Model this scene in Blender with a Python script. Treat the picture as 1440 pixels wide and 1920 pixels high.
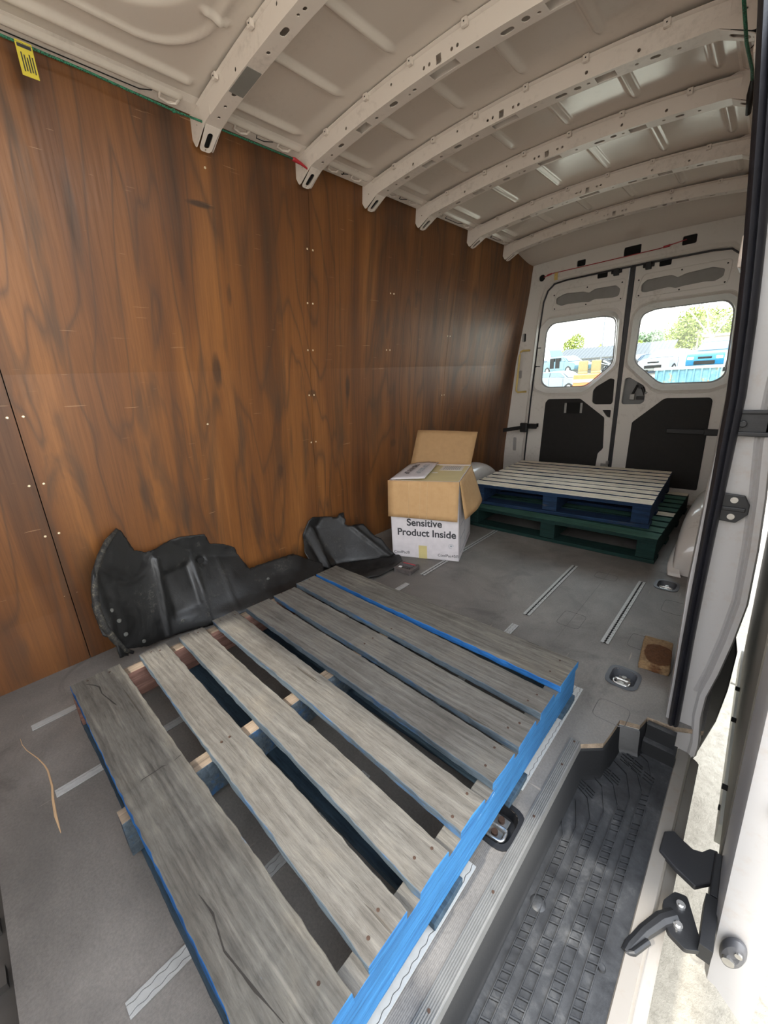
import bpy, bmesh, math, random
from mathutils import Vector, Matrix
from mathutils.geometry import tessellate_polygon, delaunay_2d_cdt
random.seed(7)
for o in list(bpy.data.objects): bpy.data.objects.remove(o)
S = bpy.context.scene
COL = S.collection
# ---------------------------------------------------------------- camera
cd = bpy.data.cameras.new('camera'); cam = bpy.data.objects.new('camera', cd); COL.objects.link(cam)
cd.sensor_fit = 'VERTICAL'; cd.sensor_height = 36; cd.lens = 756/1920*36; cd.clip_start = 0.01; cd.clip_end = 500
Rr = ((0.73409313, 0.16964453, -0.65751654), (0.67690782, -0.25964836, 0.68875143), (-0.05388018, -0.95068579, -0.30543979))
M = Matrix([[Rr[i][0], -Rr[i][1], -Rr[i][2], 0] for i in range(3)] + [[0, 0, 0, 1]])
M.translation = Vector((0, 0, 1.013)); cam.matrix_world = M
S.camera = cam
# ---------------------------------------------------------------- light
EXPOSURE = 1.52
S.view_settings.view_transform = 'Standard'; S.view_settings.look = 'None'
S.view_settings.gamma = 1; S.view_settings.use_curve_mapping = False
S.view_settings.exposure = EXPOSURE
W = bpy.data.worlds.new('sky'); S.world = W; W.use_nodes = True
nt = W.node_tree; bg = nt.nodes['Background']
tc = nt.nodes.new('ShaderNodeTexCoord'); sx = nt.nodes.new('ShaderNodeSeparateXYZ'); rp = nt.nodes.new('ShaderNodeValToRGB')
nt.links.new(tc.outputs['Generated'], sx.inputs[0]); nt.links.new(sx.outputs['Z'], rp.inputs[0]); nt.links.new(rp.outputs[0], bg.inputs[0])
rp.color_ramp.elements[0].position = 0.0; rp.color_ramp.elements[0].color = (1, .965, .90, 1)
rp.color_ramp.elements[1].position = 0.7; rp.color_ramp.elements[1].color = (0.80, 0.88, 1, 1)
bg.inputs[1].default_value = 2.6
sl = bpy.data.lights.new('sun', 'SUN'); sun = bpy.data.objects.new('sun', sl); COL.objects.link(sun)
sl.energy = 2.1; sl.angle = 0.03; sl.color = (1, 0.95, 0.86)
sun.rotation_euler = Vector((-0.10, -0.62, 0.78)).to_track_quat('Z', 'Y').to_euler()

# ---------------------------------------------------------------- helpers
def tag(o, label=None, cat=None, group=None, kind=None):
    if label: o['label'] = label
    if cat: o['category'] = cat
    if group: o['group'] = group
    if kind: o['kind'] = kind
    return o
def empty(name, loc=(0, 0, 0), rz=0, label=None, cat=None, group=None):
    o = bpy.data.objects.new(name, None); COL.objects.link(o); o.location = loc; o.rotation_euler = (0, 0, rz)
    o.empty_display_size = 0.05
    return tag(o, label, cat, group)
def build(name, bm, mats, parent=None, smooth=False, bevel=0, seg=2, auto=None):
    bmesh.ops.recalc_face_normals(bm, faces=bm.faces)
    me = bpy.data.meshes.new(name); bm.to_mesh(me); bm.free()
    if not isinstance(mats, (list, tuple)): mats = [mats]
    for m in mats: me.materials.append(m)
    if smooth or auto is not None:
        for p in me.polygons: p.use_smooth = True
    if auto is not None: me.set_sharp_from_angle(angle=math.radians(auto))
    o = bpy.data.objects.new(name, me); COL.objects.link(o)
    if parent: o.parent = parent
    if bevel:
        b = o.modifiers.new('bevel', 'BEVEL'); b.width = bevel; b.segments = seg; b.limit_method = 'ANGLE'; b.angle_limit = math.radians(35)
    return o
def struct(name, bm, mats, **k):
    o = build(name, bm, mats, **k); o['kind'] = 'structure'; return o
def dup(root, loc=None, rz=None):
    r = root.copy(); COL.objects.link(r)
    if loc is not None: r.location = loc
    if rz is not None: r.rotation_euler = (0, 0, rz)
    for ch in list(root.children):
        c = ch.copy(); COL.objects.link(c); c.parent = r
        for g in list(ch.children):
            d = g.copy(); COL.objects.link(d); d.parent = c
    return r
def box(bm, x0, x1, y0, y1, z0, z1, mi=0, rot=None):
    vs = [bm.verts.new((x, y, z)) for x in (x0, x1) for y in (y0, y1) for z in (z0, z1)]
    fs = [(0, 1, 3, 2), (4, 6, 7, 5), (0, 4, 5, 1), (2, 3, 7, 6), (0, 2, 6, 4), (1, 5, 7, 3)]
    out = []
    for f in fs:
        fa = bm.faces.new([vs[i] for i in f]); fa.material_index = mi; out.append(fa)
    if rot:
        c = Vector(((x0+x1)/2, (y0+y1)/2, (z0+z1)/2)); bmesh.ops.rotate(bm, verts=vs, cent=c, matrix=rot)
    return vs
def plate(bm, outer, holes, w0, w1, fn, mi=0, mi_side=None):
    """flat polygon with holes, given thickness w0..w1, mapped by fn(u,v,w)"""
    loops = [outer] + list(holes)
    if not holes and len(outer) < 13:
        flat = list(outer); tris = tessellate_polygon([[Vector((p[0], p[1], 0)) for p in outer]])
    else:
        flat0 = [Vector((p[0], p[1])) for l in loops for p in l]; ed = []; k = 0
        for l in loops:
            ed += [(k+i, k+(i+1) % len(l)) for i in range(len(l))]; k += len(l)
        V, _, F, *_r = delaunay_2d_cdt(flat0, ed, [], 0, 1e-7)
        flat = [(v.x, v.y) for v in V]; tris = []
        for f in F:
            cx, cy = sum(flat[i][0] for i in f)/len(f), sum(flat[i][1] for i in f)/len(f); c = False
            for l in loops:
                for i in range(len(l)):
                    p, q = l[i], l[i-1]
                    if (p[1] > cy) != (q[1] > cy) and cx < (q[0]-p[0])*(cy-p[1])/(q[1]-p[1])+p[0]: c = not c
            if c: tris.append(f)
    A = [bm.verts.new(fn(p[0], p[1], w0)) for p in flat]
    B = [bm.verts.new(fn(p[0], p[1], w1)) for p in flat]
    for t in tris:
        f = bm.faces.new([A[i] for i in t]); f.material_index = mi
        f = bm.faces.new([B[i] for i in reversed(t)]); f.material_index = mi
    new = A+B
    for l in loops:
        n = len(l); SA = [bm.verts.new(fn(p[0], p[1], w0)) for p in l]; SB = [bm.verts.new(fn(p[0], p[1], w1)) for p in l]
        new += SA+SB
        for i in range(n):
            j = (i+1) % n
            f = bm.faces.new((SA[i], SA[j], SB[j], SB[i])); f.material_index = mi if mi_side is None else mi_side
    bmesh.ops.remove_doubles(bm, verts=new, dist=1e-6)
def rnd(pts, r, n=4):
    out = []
    N = len(pts)
    for i, p in enumerate(pts):
        rr = r[i] if isinstance(r, (list, tuple)) else r
        p = Vector(p[:2]); a = Vector(pts[i-1][:2])-p; b = Vector(pts[(i+1) % N][:2])-p
        la, lb = a.length, b.length
        a.normalize(); b.normalize()
        d = min(rr, la*0.48, lb*0.48)
        s, e = p+a*d, p+b*d
        for k in range(n+1):
            t = k/n
            q = s*(1-t)**2 + p*2*t*(1-t) + e*t*t
            out.append((q.x, q.y))
    return out
def circ(cx, cy, r, n=12, ry=None):
    ry = ry or r
    return [(cx+r*math.cos(2*math.pi*i/n), cy+ry*math.sin(2*math.pi*i/n)) for i in range(n)]
def rect(x0, x1, y0, y1): return [(x0, y0), (x1, y0), (x1, y1), (x0, y1)]
def slot(cx, cy, hl, hw, n=6):
    out = []
    for i in range(n+1):
        a = -math.pi/2+math.pi*i/n; out.append((cx+hl-hw+hw*math.cos(a), cy+hw*math.sin(a)))
    for i in range(n+1):
        a = math.pi/2+math.pi*i/n; out.append((cx-hl+hw+hw*math.cos(a), cy+hw*math.sin(a)))
    return out
def subdiv(pts, d):
    out = []
    for i, p in enumerate(pts):
        q = pts[(i+1) % len(pts)]; n = max(1, int(math.hypot(q[0]-p[0], q[1]-p[1])/d))
        for k in range(n): out.append((p[0]+(q[0]-p[0])*k/n, p[1]+(q[1]-p[1])*k/n))
    return out
def loft(bm, rings, closed=True, caps=True, mi=0):
    R = [[bm.verts.new(p) for p in r] for r in rings]
    n = len(rings[0])
    for a, b in zip(R, R[1:]):
        for i in range(n if closed else n-1):
            j = (i+1) % n
            f = bm.faces.new((a[i], a[j], b[j], b[i])); f.material_index = mi
    if caps and closed:
        for r in (R[0], R[-1]):
            try:
                f = bm.faces.new(r); f.material_index = mi
            except ValueError: pass
def tube(bm, pts, r, n=8, mi=0, closed=False):
    pts = [Vector(p) for p in pts]; N = len(pts); rings = []
    up = Vector((0.13, 0.21, 0.97))
    for i, p in enumerate(pts):
        t = (pts[min(i+1, N-1)]-pts[max(i-1, 0)]) if not closed else (pts[(i+1) % N]-pts[i-1])
        t.normalize(); s = t.cross(up)
        if s.length < .05: s = t.cross(Vector((1, 0, 0)))
        s.normalize(); u = s.cross(t)
        rr = r[i] if isinstance(r, (list, tuple)) else r
        rings.append([p+s*math.cos(2*math.pi*k/n)*rr+u*math.sin(2*math.pi*k/n)*rr for k in range(n)])
    if closed: rings.append(rings[0])
    loft(bm, rings, True, not closed, mi)
def cyl(bm, p0, p1, r0, r1=None, n=16, mi=0):
    tube(bm, [p0, p1], [r0, r1 if r1 is not None else r0], n, mi)
def sheet(bm, outline, d, fn, jit=0.0):
    pts = subdiv(outline, d)
    if jit: pts = [(x+random.uniform(-jit, jit), y+random.uniform(-jit, jit)) for x, y in pts]
    n = len(pts)
    x0, x1 = min(p[0] for p in pts), max(p[0] for p in pts); y0, y1 = min(p[1] for p in pts), max(p[1] for p in pts)
    def inside(x, y):
        c = False
        for i in range(n):
            a, b = pts[i], pts[i-1]
            if (a[1] > y) != (b[1] > y) and x < (b[0]-a[0])*(y-a[1])/(b[1]-a[1])+a[0]: c = not c
        return c
    extra = []
    y = y0+d*.6
    while y < y1:
        x = x0+d*.6
        while x < x1:
            if inside(x, y) and min((x-p[0])**2+(y-p[1])**2 for p in pts) > (d*.45)**2: extra.append((x, y))
            x += d
        y += d
    V, _, F, *_r = delaunay_2d_cdt([Vector(p) for p in pts+extra], [], [list(range(n))], 1, 1e-6)
    bv = [bm.verts.new(fn(v.x, v.y)) for v in V]
    for f in F:
        try: bm.faces.new([bv[i] for i in f])
        except ValueError: pass
def text(name, s, size, mtx, mat, parent, bold=0.0):
    cu = bpy.data.curves.new(name, 'FONT'); cu.body = s; cu.size = size; cu.extrude = 0.0004; cu.offset = bold
    cu.align_x = 'CENTER'; cu.align_y = 'CENTER'
    t = bpy.data.objects.new('tmp', cu); COL.objects.link(t)
    dg = bpy.context.evaluated_depsgraph_get(); me = bpy.data.meshes.new_from_object(t.evaluated_get(dg))
    bpy.data.objects.remove(t); me.transform(mtx); me.materials.clear(); me.materials.append(mat)
    o = bpy.data.objects.new(name, me); COL.objects.link(o)
    if parent: o.parent = parent
    return o
def smooth(a, b, x):
    t = min(1, max(0, (x-a)/(b-a))); return t*t*(3-2*t)

# ---------------------------------------------------------------- materials
class NM:
    def __init__(s, name, rough=.5, metal=0, spec=.5):
        s.m = bpy.data.materials.new(name); s.m.use_nodes = True; s.t = s.m.node_tree; s.p = s.t.nodes['Principled BSDF']
        s.p.inputs['Roughness'].default_value = rough; s.p.inputs['Metallic'].default_value = metal
        s.p.inputs['Specular IOR Level'].default_value = spec
        s.co = s.t.nodes.new('ShaderNodeTexCoord').outputs['Object']
    def n(s, t, **k):
        x = s.t.nodes.new(t)
        for a, b in k.items(): setattr(x, a, b)
        return x
    def l(s, a, b): s.t.links.new(a, b)
    def map(s, scale=(1, 1, 1), loc=(0, 0, 0), src=None, rot=(0, 0, 0)):
        x = s.n('ShaderNodeMapping'); x.inputs['Scale'].default_value = scale; x.inputs['Location'].default_value = loc; x.inputs['Rotation'].default_value = rot
        s.l(src or s.co, x.inputs[0]); return x.outputs[0]
    def noise(s, scale, detail=4, rough=.55, dist=0, vec=None):
        x = s.n('ShaderNodeTexNoise'); x.inputs['Scale'].default_value = scale; x.inputs['Detail'].default_value = detail
        x.inputs['Roughness'].default_value = rough; x.inputs['Distortion'].default_value = dist
        s.l(vec or s.co, x.inputs['Vector']); return x.outputs[0]
    def ramp(s, src, stops):
        x = s.n('ShaderNodeValToRGB'); e = x.color_ramp.elements
        while len(e) < len(stops): e.new(.5)
        for i, (p, c) in enumerate(stops):
            e[i].position = p; e[i].color = (c[0], c[1], c[2], 1) if isinstance(c, tuple) else (c, c, c, 1)
        s.l(src, x.inputs[0]); return x.outputs[0]
    def mix(s, fac, a, b, mode='MIX'):
        x = s.n('ShaderNodeMix', data_type='RGBA', blend_type=mode)
        for v, i in ((fac, 0), (a, 6), (b, 7)):
            if hasattr(v, 'links'): s.l(v, x.inputs[i])
            else: x.inputs[i].default_value = v if i == 0 else (*v, 1)
        return x.outputs[2]
    def math(s, op, a, b=0):
        x = s.n('ShaderNodeMath', operation=op)
        for i, v in enumerate((a, b)):
            if hasattr(v, 'links'): s.l(v, x.inputs[i])
            else: x.inputs[i].default_value = v
        return x.outputs[0]
    def color(s, v):
        if hasattr(v, 'links'): s.l(v, s.p.inputs['Base Color'])
        else: s.p.inputs['Base Color'].default_value = (*v, 1)
        return s
    def rough(s, v): s.l(v, s.p.inputs['Roughness']); return s
    def bump(s, h, st=.3, d=.01):
        x = s.n('ShaderNodeBump'); x.inputs['Strength'].default_value = st; x.inputs['Distance'].default_value = d
        s.l(h, x.inputs['Height']); s.l(x.outputs[0], s.p.inputs['Normal']); return s
def plain(name, c, rough=.5, metal=0, var=.12, sc=12, bumpv=0, spec=.5):
    k = NM(name, rough, metal, spec); n = k.noise(sc, 5)
    k.color(k.mix(n, tuple(x*(1-var*2) for x in c), tuple(min(1, x*(1+var)) for x in c)))
    if bumpv: k.bump(k.noise(sc*8, 3), bumpv, .003)
    return k.m
def mk_paint(name, c, rough, dirt=(.25, .2, .16), amt=.35):
    k = NM(name, rough); n = k.noise(3.5, 8, .7); n2 = k.noise(45, 6, .7)
    f = k.ramp(k.math('MULTIPLY', n, n2), [(.28, 0.0), (.46, 1.0)])
    base = k.mix(k.noise(1.2, 3), tuple(x*.93 for x in c), c)
    k.color(k.mix(k.math('MULTIPLY', f, amt), base, dirt)); k.bump(k.noise(60, 2), .04, .004)
    return k.m
WHITE = mk_paint('interior_white_paint', (.76, .68, .61), .33)
ROOF = mk_paint('roof_skin_paint', (.70, .625, .55), .15, amt=.12)
ROOF.node_tree.nodes['Principled BSDF'].inputs['Specular IOR Level'].default_value = .8
DOORP = mk_paint('door_white_paint', (.70, .665, .62), .33)
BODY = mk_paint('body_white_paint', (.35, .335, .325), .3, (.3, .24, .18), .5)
SILL = mk_paint('sill_paint', (.20, .18, .155), .45, (.17, .12, .08), .9)
def mk_ply():
    k = NM('varnished_plywood', .42)
    w = k.map((1, 3.2, .26)); n0 = k.noise(1.6, 4, .5, .5, w)
    c0 = k.ramp(n0, [(.27, (.052, .023, .009)), (.42, (.122, .047, .015)), (.55, (.182, .071, .019)), (.70, (.262, .108, .030))])
    # cathedral figure: stretched contour lines
    ring = k.noise(1.25, 3, .45, .35, k.map((1, 2.3, .40), (0, 3, 1)))
    r2 = k.math('PINGPONG', k.math('MULTIPLY', ring, 24.0), 1.0)
    c1 = k.mix(k.ramp(r2, [(.0, .62), (.22, .12), (.5, 0.0)]), c0, (.065, .032, .016))
    fine = k.noise(9, 6, .7, .2, k.map((1, 14, .35)))
    c2 = k.mix(.75, c1, k.ramp(fine, [(.25, (.62, .60, .58)), (.6, (1.06, 1.04, 1.0))]), 'MULTIPLY')
    blot = k.noise(2.0, 4, .6, .9, k.map((1, 3.6, .55), (0, 9, 2)))
    c3 = k.mix(k.ramp(blot, [(.54, 0.0), (.68, .8)]), c2, (.062, .034, .018))
    scr = k.noise(7, 2, .5, 0, k.map((1, 1.0, 26), rot=(.35, 0, 0)))
    c4 = k.mix(k.ramp(scr, [(.745, 0.0), (.765, .35)]), c3, (.55, .35, .2))
    sep = k.n('ShaderNodeSeparateXYZ'); k.l(k.map((1, 1, 1)), sep.inputs[0]); wob = k.math('MULTIPLY', k.math('SUBTRACT', k.noise(14, 4), .5), .9)
    for (ky, kz, ry, rz_, am) in ((.872, 1.10, .022, .085, .75), (1.639, 1.0, .020, .075, .7), (.869, 1.682, .060, .012, .85), (1.38, .98, .03, .02, .5), (.957, 1.39, .012, .05, .5), (2.05, .62, .03, .03, .5), (1.15, .60, .018, .05, .45), (.45, 1.55, .02, .16, .5), (1.95, 1.35, .02, .10, .5)):
        dy = k.math('DIVIDE', k.math('SUBTRACT', sep.outputs['Y'], ky), ry); dz = k.math('DIVIDE', k.math('SUBTRACT', sep.outputs['Z'], kz), rz_)
        dd = k.math('ADD', k.math('ADD', k.math('MULTIPLY', dy, dy), k.math('MULTIPLY', dz, dz)), wob)
        c4 = k.mix(k.ramp(dd, [(.25, am), (1.0, 0.0)]), c4, (.035, .020, .012))
    k.color(c4); k.rough(k.ramp(fine, [(.3, .55), (.7, .36)])); k.bump(fine, .12, .002)
    return k.m
PLY = mk_ply()
def mk_floor():
    k = NM('ribbed_floor_vinyl', .48)
    big = k.noise(1.5, 8, .62, .4); fine = k.noise(170, 3, .7)
    c = k.ramp(big, [(.28, (.080, .073, .067)), (.48, (.150, .138, .124)), (.66, (.225, .206, .185))])
    c = k.mix(.5, c, k.ramp(fine, [(.3, (.6, .6, .6)), (.65, (1.15, 1.15, 1.15))]), 'MULTIPLY')
    sm = k.noise(3.1, 6, .7, 1.2, k.map((1, 1, 1), (4, 2, 0)))
    c = k.mix(k.ramp(sm, [(.56, 0.0), (.72, .55)]), c, (.05, .045, .042))
    scr = k.noise(5, 2, .4, .5, k.map((24, 1, 1), rot=(0, 0, .6)))
    c = k.mix(k.ramp(scr, [(.745, 0.0), (.77, .4)]), c, (.42, .35, .27))
    scr2 = k.noise(4, 2, .4, .5, k.map((1, 30, 1), rot=(0, 0, -.3)))
    c = k.mix(k.ramp(scr2, [(.75, 0.0), (.775, .35)]), c, (.45, .38, .30))
    k.color(c)
    wv = k.n('ShaderNodeTexWave'); wv.inputs['Scale'].default_value = 95; wv.inputs['Distortion'].default_value = .6; wv.inputs['Detail'].default_value = 1
    k.l(k.co, wv.inputs[0])
    k.bump(k.math('ADD', k.math('MULTIPLY', wv.outputs['Fac'], .3), fine), .4, .0014); k.rough(k.ramp(big, [(.3, .62), (.7, .42)]))
    return k.m
FLOOR = mk_floor()
def mk_wood(name, axis, stops, paint=None, pamt=(.5, .62), seedloc=0, crack=(.05, .04, .03)):
    k = NM(name, .8, 0, .25)
    inf = k.n('ShaderNodeObjectInfo'); off = k.n('ShaderNodeVectorMath', operation='ADD'); k.l(k.co, off.inputs[0])
    cmb = k.n('ShaderNodeCombineXYZ'); r = k.math('MULTIPLY', inf.outputs['Random'], 37)
    for i in range(3): k.l(r, cmb.inputs[i])
    k.l(cmb.outputs[0], off.inputs[1]); co = off.outputs[0]
    sc = (1.2, 22, 22) if axis == 'x' else ((22, 1.2, 22) if axis == 'y' else (22, 22, 1.2))
    g = k.noise(3, 7, .65, .5, k.map(sc, src=co)); big = k.noise(4.5, 5, .6, .3, co)
    c = k.ramp(g, stops)
    hf = k.noise(11, 6, .8, .3, k.map((sc[0]*1.2, sc[1]*.55, sc[2]*.55), src=co)); c = k.mix(.55, c, k.ramp(hf, [(.32, (.45, .43, .41)), (.5, (1, 1, 1)), (.66, (1.28, 1.25, 1.2))]), 'MULTIPLY')
    c = k.mix(.6, c, k.ramp(big, [(.3, (.6, .57, .55)), (.55, (1, 1, 1)), (.7, (1.22, 1.15, 1.05))]), 'MULTIPLY')
    sc2 = (.8, 30, 30) if axis == 'x' else ((30, .8, 30) if axis == 'y' else (30, 30, .8))
    cr = k.noise(2.2, 3, .5, .8, k.map(sc2, (3, 1, 2), src=co))
    c = k.mix(k.ramp(cr, [(.26, .7), (.30, 0.0)]), c, crack)
    if paint:
        pn = k.noise(9, 7, .75, .2, k.map((.5, 2, 2) if axis == 'x' else (2, .5, 2), (7, 7, 7), src=co))
        c = k.mix(k.ramp(pn, [(pamt[0], 0.0), (pamt[1], 1.0)]), c, paint)
    k.color(c); k.bump(k.math('ADD', k.math('ADD', g, k.ramp(cr, [(.26, 0.0), (.30, .6)])), k.math('MULTIPLY', hf, .6)), .6, .004)
    return k.m
GREYW = [(.28, (.075, .069, .060)), (.5, (.118, .109, .095)), (.72, (.165, .154, .136))]
W_TOP = mk_wood('weathered_deck_wood', 'x', GREYW, (.20, .36, .55), (.73, .78))
W_DARK = mk_wood('dark_weathered_wood', 'x', [(.3, (.072, .066, .057)), (.55, (.130, .120, .102)), (.72, (.19, .174, .148))], (.10, .2, .34), (.66, .76))
W_EDGE = mk_wood('faded_blue_board_edge', 'x', [(.3, (.045, .06, .075)), (.6, (.085, .11, .13)), (.75, (.14, .16, .17))], (.035, .10, .21), (.54, .66))
W_BLUE = mk_wood('bright_blue_painted_wood', 'y', [(.3, (.016, .080, .20)), (.6, (.028, .135, .30)), (.8, (.055, .19, .37))], (.30, .45, .62), (.64, .70), crack=(.02, .06, .2))
W_BLUEX = mk_wood('blue_painted_board_wood', 'x', [(.3, (.012, .07, .22)), (.6, (.018, .12, .34)), (.8, (.04, .17, .42))], (.2, .3, .4), (.68, .76), crack=(.02, .05, .12))
W_RED = mk_wood('old_reddish_bearer_wood', 'y', [(.3, (.12, .06, .045)), (.6, (.24, .13, .10)), (.8, (.36, .24, .18))])
W_MID = mk_wood('pale_bearer_wood', 'y', [(.3, (.15, .115, .08)), (.6, (.26, .20, .145)), (.8, (.33, .26, .19))])
W_LOWER = mk_wood('dark_blue_lower_board', 'x', [(.3, (.02, .035, .05)), (.6, (.04, .07, .1)), (.8, (.09, .12, .15))])
W_CREAM = mk_wood('pale_dry_deck_wood', 'x', [(.3, (.55, .49, .38)), (.5, (.80, .74, .61)), (.7, (.90, .85, .73))], (.18, .22, .2), (.66, .74))
W_DBLUE = mk_wood('dark_blue_painted_wood', 'x', [(.3, (.006, .014, .035)), (.6, (.011, .034, .085)), (.8, (.03, .075, .15))], (.07, .068, .06), (.60, .74))
W_GREEN = mk_wood('dark_green_painted_wood', 'x', [(.3, (.004, .018, .016)), (.6, (.008, .032, .028)), (.8, (.02, .06, .05))], (.13, .15, .12), (.68, .78))
W_GTOP = mk_wood('green_deck_board', 'x', [(.3, (.03, .10, .08)), (.6, (.07, .17, .13)), (.8, (.13, .24, .18))])
BLK = plain('matte_black_plastic', (.008, .008, .009), .5, 0, .3, 20, .1)
RUB = plain('black_rubber_seal', (.013, .013, .017), .42, 0, .3, 30, .12)
CARD = plain('dark_door_board', (.011, .010, .0095), .7, 0, .25, 30, .1)
DARK = plain('dark_void', (.006, .006, .006), .9, 0, .2)
def mk_liner():
    k = NM('dirty_black_liner_plastic', .42); n = k.noise(6, 8, .7, .6); n2 = k.noise(60, 6, .8)
    c = k.ramp(n, [(.35, (.004, .004, .004)), (.6, (.011, .011, .0105)), (.78, (.03, .029, .026))])
    c = k.mix(k.ramp(k.math('MULTIPLY', n, n2), [(.31, 0.0), (.45, .5)]), c, (.11, .10, .085))
    k.color(c); k.rough(k.ramp(n, [(.35, .38), (.65, .75)])); k.bump(k.noise(14, 6, .7, .8), .22, .008); return k.m
LINER = mk_liner()
DEDGE = NM('sandy_dirty_plastic_edge', .8); _d = DEDGE.noise(42, 5, .8); DEDGE.color(DEDGE.ramp(_d, [(.40, (.006, .006, .006)), (.56, (.035, .032, .026)), (.66, (.16, .14, .10))])); DEDGE = DEDGE.m
def mk_mat():
    k = NM('dusty_step_plastic', .5); n = k.noise(11, 8, .72, .4); n2 = k.noise(70, 5, .75)
    c = k.ramp(n, [(.35, (.012, .0125, .014)), (.54, (.030, .031, .033)), (.72, (.085, .084, .082))])
    c = k.mix(.5, c, k.ramp(n2, [(.35, (.6, .6, .6)), (.65, (1.3, 1.3, 1.3))]), 'MULTIPLY')
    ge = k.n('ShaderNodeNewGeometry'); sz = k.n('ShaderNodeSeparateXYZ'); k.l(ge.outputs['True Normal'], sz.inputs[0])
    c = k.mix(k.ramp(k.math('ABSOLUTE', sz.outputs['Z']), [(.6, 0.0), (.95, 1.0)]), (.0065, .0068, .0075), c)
    k.color(c); k.bump(n2, .25, .002); return k.m
MATP = mk_mat()
GALV = plain('galvanised_steel', (.40, .40, .385), .5, .1, .12, 60)
STEEL = plain('worn_steel', (.45, .43, .40), .35, .8, .25, 40)
CHROME = plain('bright_steel_ring', (.75, .74, .72), .22, .9, .08, 40)
RUST = plain('rusty_bolt', (.075, .042, .028), .7, .4, .3, 90)
ALU = plain('ribbed_aluminium', (.17, .167, .158), .42, .2, .12, 30)
def mk_card():
    k = NM('corrugated_cardboard', .75, 0, .2); wv = k.n('ShaderNodeTexWave'); wv.inputs['Scale'].default_value = 75; wv.inputs['Distortion'].default_value = .5
    k.l(k.co, wv.inputs[0]); n = k.noise(30, 5)
    c = k.mix(n, (.44, .265, .12), (.56, .36, .18)); k.color(k.mix(k.math('MULTIPLY', wv.outputs['Fac'], .12), c, (.36, .22, .1))); k.bump(wv.outputs['Fac'], .12, .002); return k.m
CARDB = mk_card()
WBOX = plain('white_printed_card', (.66, .62, .63), .6, 0, .10, 25)
INK = plain('dark_grey_ink', (.04, .04, .045), .6)
INKL = plain('pale_grey_ink', (.30, .33, .36), .6)
TAPE = plain('yellowed_tape', (.62, .53, .24), .3)
YEL = plain('yellow_label_plastic', (.72, .60, .06), .45)
YELH = plain('yellow_handle_paint', (.70, .52, .18), .35)
CREAM = plain('pale_yellow_board', (.66, .56, .30), .6, 0, .08, 8)
GREENC = NM('green_flecked_cord', .7)
GREENC.color(GREENC.mix(GREENC.ramp(GREENC.noise(420, 1, .5, 0, GREENC.map((1, 1, 1))), [(.5, 0.0), (.56, 1.0)]), (.03, .22, .12), (.01, .02, .015))); GREENC = GREENC.m
REDP = plain('red_plastic_hook', (.42, .02, .03), .4)
BRICKM = NM('worn_tan_block_wood', .85, 0, .2)
_s = BRICKM.n('ShaderNodeSeparateXYZ'); BRICKM.l(BRICKM.co, _s.inputs[0])
_x = BRICKM.math('DIVIDE', BRICKM.math('SUBTRACT', _s.outputs['X'], .008), .046); _y = BRICKM.math('DIVIDE', BRICKM.math('ADD', _s.outputs['Y'], .022), .070)
_n = BRICKM.math('ADD', BRICKM.math('ADD', BRICKM.math('MULTIPLY', _x, _x), BRICKM.math('MULTIPLY', _y, _y)), BRICKM.math('MULTIPLY', BRICKM.noise(28, 4), .7))
_g = BRICKM.noise(130, 4, .7)
BRICKM.color(BRICKM.mix(.6, BRICKM.ramp(BRICKM.math('MULTIPLY', _n, .5), [(.60, (.085, .036, .014)), (.68, (.21, .135, .07))]), BRICKM.ramp(_g, [(.3, (.5, .5, .5)), (.65, (1.3, 1.3, 1.3))]), 'MULTIPLY')); BRICKM.bump(_g, .6, .004); BRICKM = BRICKM.m
def mk_ground():
    k = NM('dusty_concrete', .85); n = k.noise(.9, 8, .7, .3); f = k.noise(26, 6, .75)
    c = k.ramp(n, [(.35, (.235, .21, .165)), (.55, (.33, .30, .24)), (.7, (.42, .385, .315))])
    c = k.mix(.55, c, k.ramp(f, [(.3, (.55, .53, .5)), (.55, (1.1, 1.1, 1.1))]), 'MULTIPLY')
    cr = k.noise(.5, 5, .6, .6); c = k.mix(k.ramp(cr, [(.497, 0.0), (.5, .5), (.503, 0.0)]), c, (.13, .11, .09))
    k.color(c); k.bump(f, .5, .02); return k.m
GROUND = mk_ground()
def mk_glass():
    m = bpy.data.materials.new('window_glass'); m.use_nodes = True; t = m.node_tree; t.nodes.clear()
    o = t.nodes.new('ShaderNodeOutputMaterial'); mx = t.nodes.new('ShaderNodeMixShader'); tr = t.nodes.new('ShaderNodeBsdfTransparent'); gl = t.nodes.new('ShaderNodeBsdfGlossy'); fr = t.nodes.new('ShaderNodeFresnel')
    tr.inputs[0].default_value = (.93, .97, .96, 1); gl.inputs['Roughness'].default_value = .02; fr.inputs[0].default_value = 1.35
    t.links.new(fr.outputs[0], mx.inputs[0]); t.links.new(tr.outputs[0], mx.inputs[1]); t.links.new(gl.outputs[0], mx.inputs[2]); t.links.new(mx.outputs[0], o.inputs[0]); return m
GLASS = mk_glass()

# ---------------------------------------------------------------- van shell
XC = -0.92
WP = [(-.1, -1.88), (0, -1.878), (.3, -1.868), (1.1, -1.785), (1.65, -1.69), (1.97, -1.655), (2.1, -1.645)]
def wx(z):
    for (a, xa), (b, xb) in zip(WP, WP[1:]):
        if z <= b: return xa+(xb-xa)*(z-a)/(b-a)
    return WP[-1][1]
def skin(x, y):
    dx = x-XC; z = 1.985-.085*dx*dx
    z -= .085*smooth(3.28, 3.72, y)*(1-.55*dx*dx)
    return z
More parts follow.
